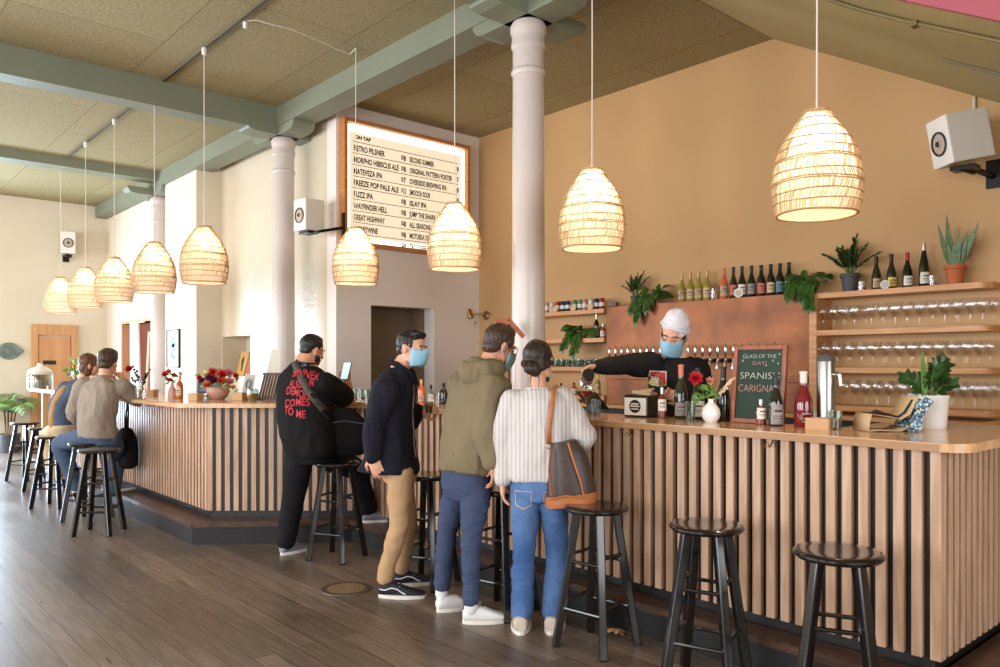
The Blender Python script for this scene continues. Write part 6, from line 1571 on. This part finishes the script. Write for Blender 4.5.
# drinks dispenser and palm at the far end
q = onbar(36.5,389.5); t = thing('drinks_dispenser',(q.x,q.y+.04,ZT),'glass drinks dispenser with a domed lid at the far end of the bar','dispenser')
MB().lathe([(0,0),(.14,0),(.145,.01),(.145,.20),(.13,.225),(.125,.225),(.138,.19),(.138,.015),(0,.015)],seg=32).build('jar',M['pale_glass'],t)
MB().lathe([(.138,.225),(.142,.235),(.10,.275),(.04,.30),(.03,.31),(.03,.335),(.0,.34)],seg=32).build('lid',M['white_ceramic'],t); MB().lathe([(.142,.19),(.146,.20),(.146,.235),(.13,.24)],seg=32).build('collar',M['label_white'],t)
MB().tube([SR*.13-SF*.05+UP*.04,SR*.15-SF*.09+UP*.04,SR*.15-SF*.09+UP*.01],.009,8).build('tap',M['chrome'],t); MB().lathe([(0,.016),(.134,.016),(.134,.13),(0,.13)],seg=28).build('drink',M['label_tan'],t)
q = onbar(76,387); v = thing('flower_vase',(q.x,q.y,ZT),'leafy posy behind the woman head at the far bar','vase of flowers'); MB().lathe([(0,0),(.04,0),(.05,.08),(.03,.14),(.035,.15),(0,.145)],seg=18).build('vase',M['pale_glass'],v)
b = MB(); rnd = random.Random(31); [b.leaf(RR(rnd.gauss(-.0,.07),rnd.uniform(.14,.38))+SF*rnd.uniform(-.05,.05), Vector((rnd.uniform(-1,1),-.3,rnd.uniform(-.2,.9))), -SF, .10,.045,.2) for k in range(34)]; b.build('foliage',M['leaf_light'],v,True,clean=False)
b = MB(); flower_ball(b, RR(.01,.30)-SF*.05,.045,22,5,-SF+UP*.4,.6); b.build('bloom',M['petal_center'],v,True,clean=False)
p = atZ(9,452.5,0.0); t = thing('potted_palm',(p.x,p.y,0),'feathery palm in a dark grey pot by the far wall','plant')
MB().lathe([(0,0),(.135,0),(.165,.27),(.17,.275),(.17,.31),(.155,.31),(.15,.27),(0,.27)],seg=30).build('pot',M['pot_grey'],t); MB().lathe([(.15,.275),(0,.285)],seg=20).build('soil',M['soil'],t)
pm('palm_trunk',(112,82,58),.8); b = MB(); lf = MB(); rnd = random.Random(17)
for k in range(4): b.tube([RR(-.04+.03*k,.27),RR(-.07+.05*k,.55),RR(-.09+.07*k,.72)],[.03,.022,.014],8)
b.build('trunk',M['palm_trunk'],t)
stp = MB()
for k in range(26):
    az = rnd.uniform(0,2*PI); ln = rnd.uniform(.55,.85); d_ = Vector((math.cos(az),math.sin(az),0)); s0 = RR(rnd.uniform(-.08,.10),.66); ps = []
    el = rnd.uniform(.5,1.25)
    for i in range(8):
        q_ = i/7; ps.append(s0+d_*(ln*math.cos(el)*q_*1.1)+UP*(ln*math.sin(el)*q_-.42*ln*q_**2.3*1.4))
    stp.tube(ps,[.005-.0035*i/7 for i in range(8)],5)
    for j in range(26):
        q_ = .18+.8*j/26; i = min(6,int(q_*7)); pp_ = ps[i].lerp(ps[i+1],q_*7-i); tg = (ps[i+1]-ps[i]).normalized(); sd = tg.cross(UP).normalized()
        for s_ in (-1,1): lf.leaf(pp_, tg*.7+sd*s_*.9-UP*.25, UP, .19*(1.15-abs(q_-.5)), .010, .25, 3, .1)
pm('palm_green',(104,140,70),.4,rgb2=(146,176,98),scale=3)
for L__ in (lf.v, stp.v):
    for v_ in L__: v_.x = max(v_.x, -15.50-p.x)
lf.build('fronds',M['palm_green'],t,True,clean=False); stp.build('frond_stem',M['stem_green'],t)
# teal plaque on the far wall
p = atX(9,351,XF+.02); t = thing('wall_plaque',(XF+.015,p.y,p.z),'grey-teal fish shaped ceramic plaque on the far wall','wall decoration')
pm('plaque_teal',(98,112,112),.4,rgb2=(130,142,134),scale=8)
b = MB(); n = 28; ring = []
for k in range(n):
    a = 2*PI*k/n; r = .165*(1+ (.32*max(0,math.cos(a))**14)); ring.append((r*math.cos(a), .145*math.sin(a)))
b.add([(0.0,y,z) for y,z in ring]+[(.03,y*.9,z*.9) for y,z in ring], [tuple(range(n)),tuple(reversed(range(n,2*n)))]+[(i,(i+1)%n,n+(i+1)%n,n+i) for i in range(n)])
b.build('plaque_body',M['plaque_teal'],t,False)
b = MB()
for r in (.06,.10): b.tube([(.032,-.01+r*math.cos(a),r*.9*math.sin(a)) for a in [2*PI*k/20 for k in range(21)]],.004,5)
b.build('incised_ring',M['pot_grey'],t)
# black bag on a hook under the bar, green bottle cap in it
t = thing('hanging_bag',(-8.30,2.39,.60),'black backpack hanging from a hook under the left bar top','bag')
b = MB(); b.loft([((0,0,-.17),(.14,0,0),(0,.05,0)),((0,0,-.14),(.19,0,0),(0,.085,0)),((0,0,.02),(.20,0,0),(0,.09,0)),((.01,0,.14),(.17,0,0),(0,.075,0)),((.0,0,.21),(.09,0,0),(0,.05,0)),((0,0,.225),(.05,0,0),(0,.03,0))],26,True,2.4)
bo = b.build('bag_body',M['bag_black'],t); b = MB(); b.tube([(-.03,0,.2),(-.035,.01,.38),(0,.02,.485),(.035,.01,.38),(.03,0,.2)],.009,8); b.build('strap',M['bag_black'],t)
MB().loft([((-.05,-.095,-.1),(.10,0,0),(0,.012,0)),((-.05,-.11,-.08),(.11,0,0),(0,.018,0)),((-.05,-.105,.02),(.10,0,0),(0,.016,0)),((-.05,-.09,.04),(.08,0,0),(0,.008,0))],20,True,2.6).build('front_pocket',M['bag_black'],t)
pm('green_tag',(70,170,120),.4); MB().box((-.12,-.05,.20),(.07,.02,.03),bev=.008).build('green_tag',M['green_tag'],t,False)
tag(hook(-8.30,2.50,1.094).build('coat_hook',M['brass']),'brass coat hook carrying the black backpack','hook')
# wall lamp, price card
p = atY(486.5,315.5,6.40); t = thing('wall_lamp',(p.x,6.40,p.z),'swing arm brass wall lamp left of the tall column','wall lamp')
Rw = Euler((PI/2,0,0)).to_matrix(); pm('brass_aged',(150,122,80),.35,metal=.8)
MB().lathe([(0,0),(.058,0),(.058,.012),(.045,.022),(.02,.028),(0,.03)],(0,0,0),28,Rw).build('back_plate',M['brass_aged'],t)
MB().tube([(0,-.03,0),(0,-.07,0)],.011,10).tube([(0,-.07,.005),(.13,-.10,.01)],.006,8).tube([(.13,-.10,.02),(-.11,-.15,.012)],.006,8).build('arm',M['brass_aged'],t)
Rl = mat_from_dir(Vector((-.35,-.1,1)))
MB().lathe([(0,-.06),(.034,-.06),(.036,-.055),(.036,.055),(.03,.06),(0,.06)],(-.14,-.155,.02),22,Rl).build('lamp_head',M['brass_aged'],t)
MB().lathe([(.0365,-.035),(.0365,.035)],(-.14,-.155,.02),22,Rl).build('lamp_band',M['brass'],t)
MB().tube([(0,-.004,-.05),(.015,-.004,-.25),(.02,-.004,-.6)],.003,6).build('flex',M['cord_white'],t)
p = atX(476,324,-7.61); t = tag(MB().box((0,0,0),(.004,.07,.11)).build('notice_card',M['label_white'],None,False),'small white notice card in the corner below the wall lamp','card'); t.location = (-7.617,6.33,p.z)
MB().box((.0025,0,.02),(.001,.045,.012)).box((.0025,0,-.01),(.001,.05,.006)).build('notice_text',M['pot_grey'],t,False)
# red-brown gabled board on a post beside the column
q = at(509,331,5.55); t = thing('gabled_sign',(q.x,q.y,ZT),'red-brown gabled wooden board on a thin stand before the tall column','sign stand')
zz0 = q.z-ZT
wood('gable_wood',(142,74,46),(176,104,70),.35,'X',1)
def slab(a, c_, th, wdp, nm):
    a, c_ = Vector(a), Vector(c_); d_ = (c_-a); mid = (a+c_)/2; R = mat_from_dir(d_.normalized(), SF); MB().box(mid,(th,wdp,d_.length),rot=R,bev=.003).build(nm,M['gable_wood'],t,False)
slab(RR(-.10,zz0+.055),RR(.0,zz0+.065),.045,.12,'gable_board'); slab(RR(-.01,zz0+.085),RR(.105,zz0-.045),.03,.12,'gable_board'); 
MB().tube([RR(0,.0),RR(0,zz0+.06)],.007,8).build('stand_post',M['black_metal'],t); MB().lathe([(0,0),(.05,0),(.05,.006),(0,.008)],seg=24).build('stand_foot',M['black_metal'],t)
# floor: round floor vent, dropped leaf
p = atZ(346,589,0); t = thing('floor_vent',(p.x,p.y,0),'round tan floor grille set in the planks near the man in the navy jacket','floor vent')
pm('vent_tan',(140,116,84),.5); pm('vent_ring',(84,68,54),.45)
MB().lathe([(.125,.0),(.125,.006),(.158,.006),(.160,.0)],seg=40).build('outer_ring',M['vent_ring'],t)
b = MB()
b.lathe([(0,.002),(.125,.002)],seg=40)
for k in range(-7,8):
    L_ = math.sqrt(max(0,.122**2-(k*.016)**2)); b.box((k*.016,0,.004),(.005,2*L_,.003)); b.box((0,k*.016,.004),(2*L_,.005,.003))
b.build('grille',M['vent_tan'],t,False)
p = atZ(616,634,0); t = thing('dropped_leaf',(p.x,p.y,.004),'crumpled tan paper scrap on the floor behind the front stool','litter')
pm('leaf_tan',(202,160,120),.8); b = MB(); rnd = random.Random(3)
for k in range(7): b.leaf((0,0,.004+.002*k), Vector((math.cos(k*.9),math.sin(k*.9),.15)), UP, .055+.012*(k%3), .035, .25, 4, .3)
b.build('scrap',M['leaf_tan'],t,True,clean=False)
# skirting of the pilaster and wall sockets
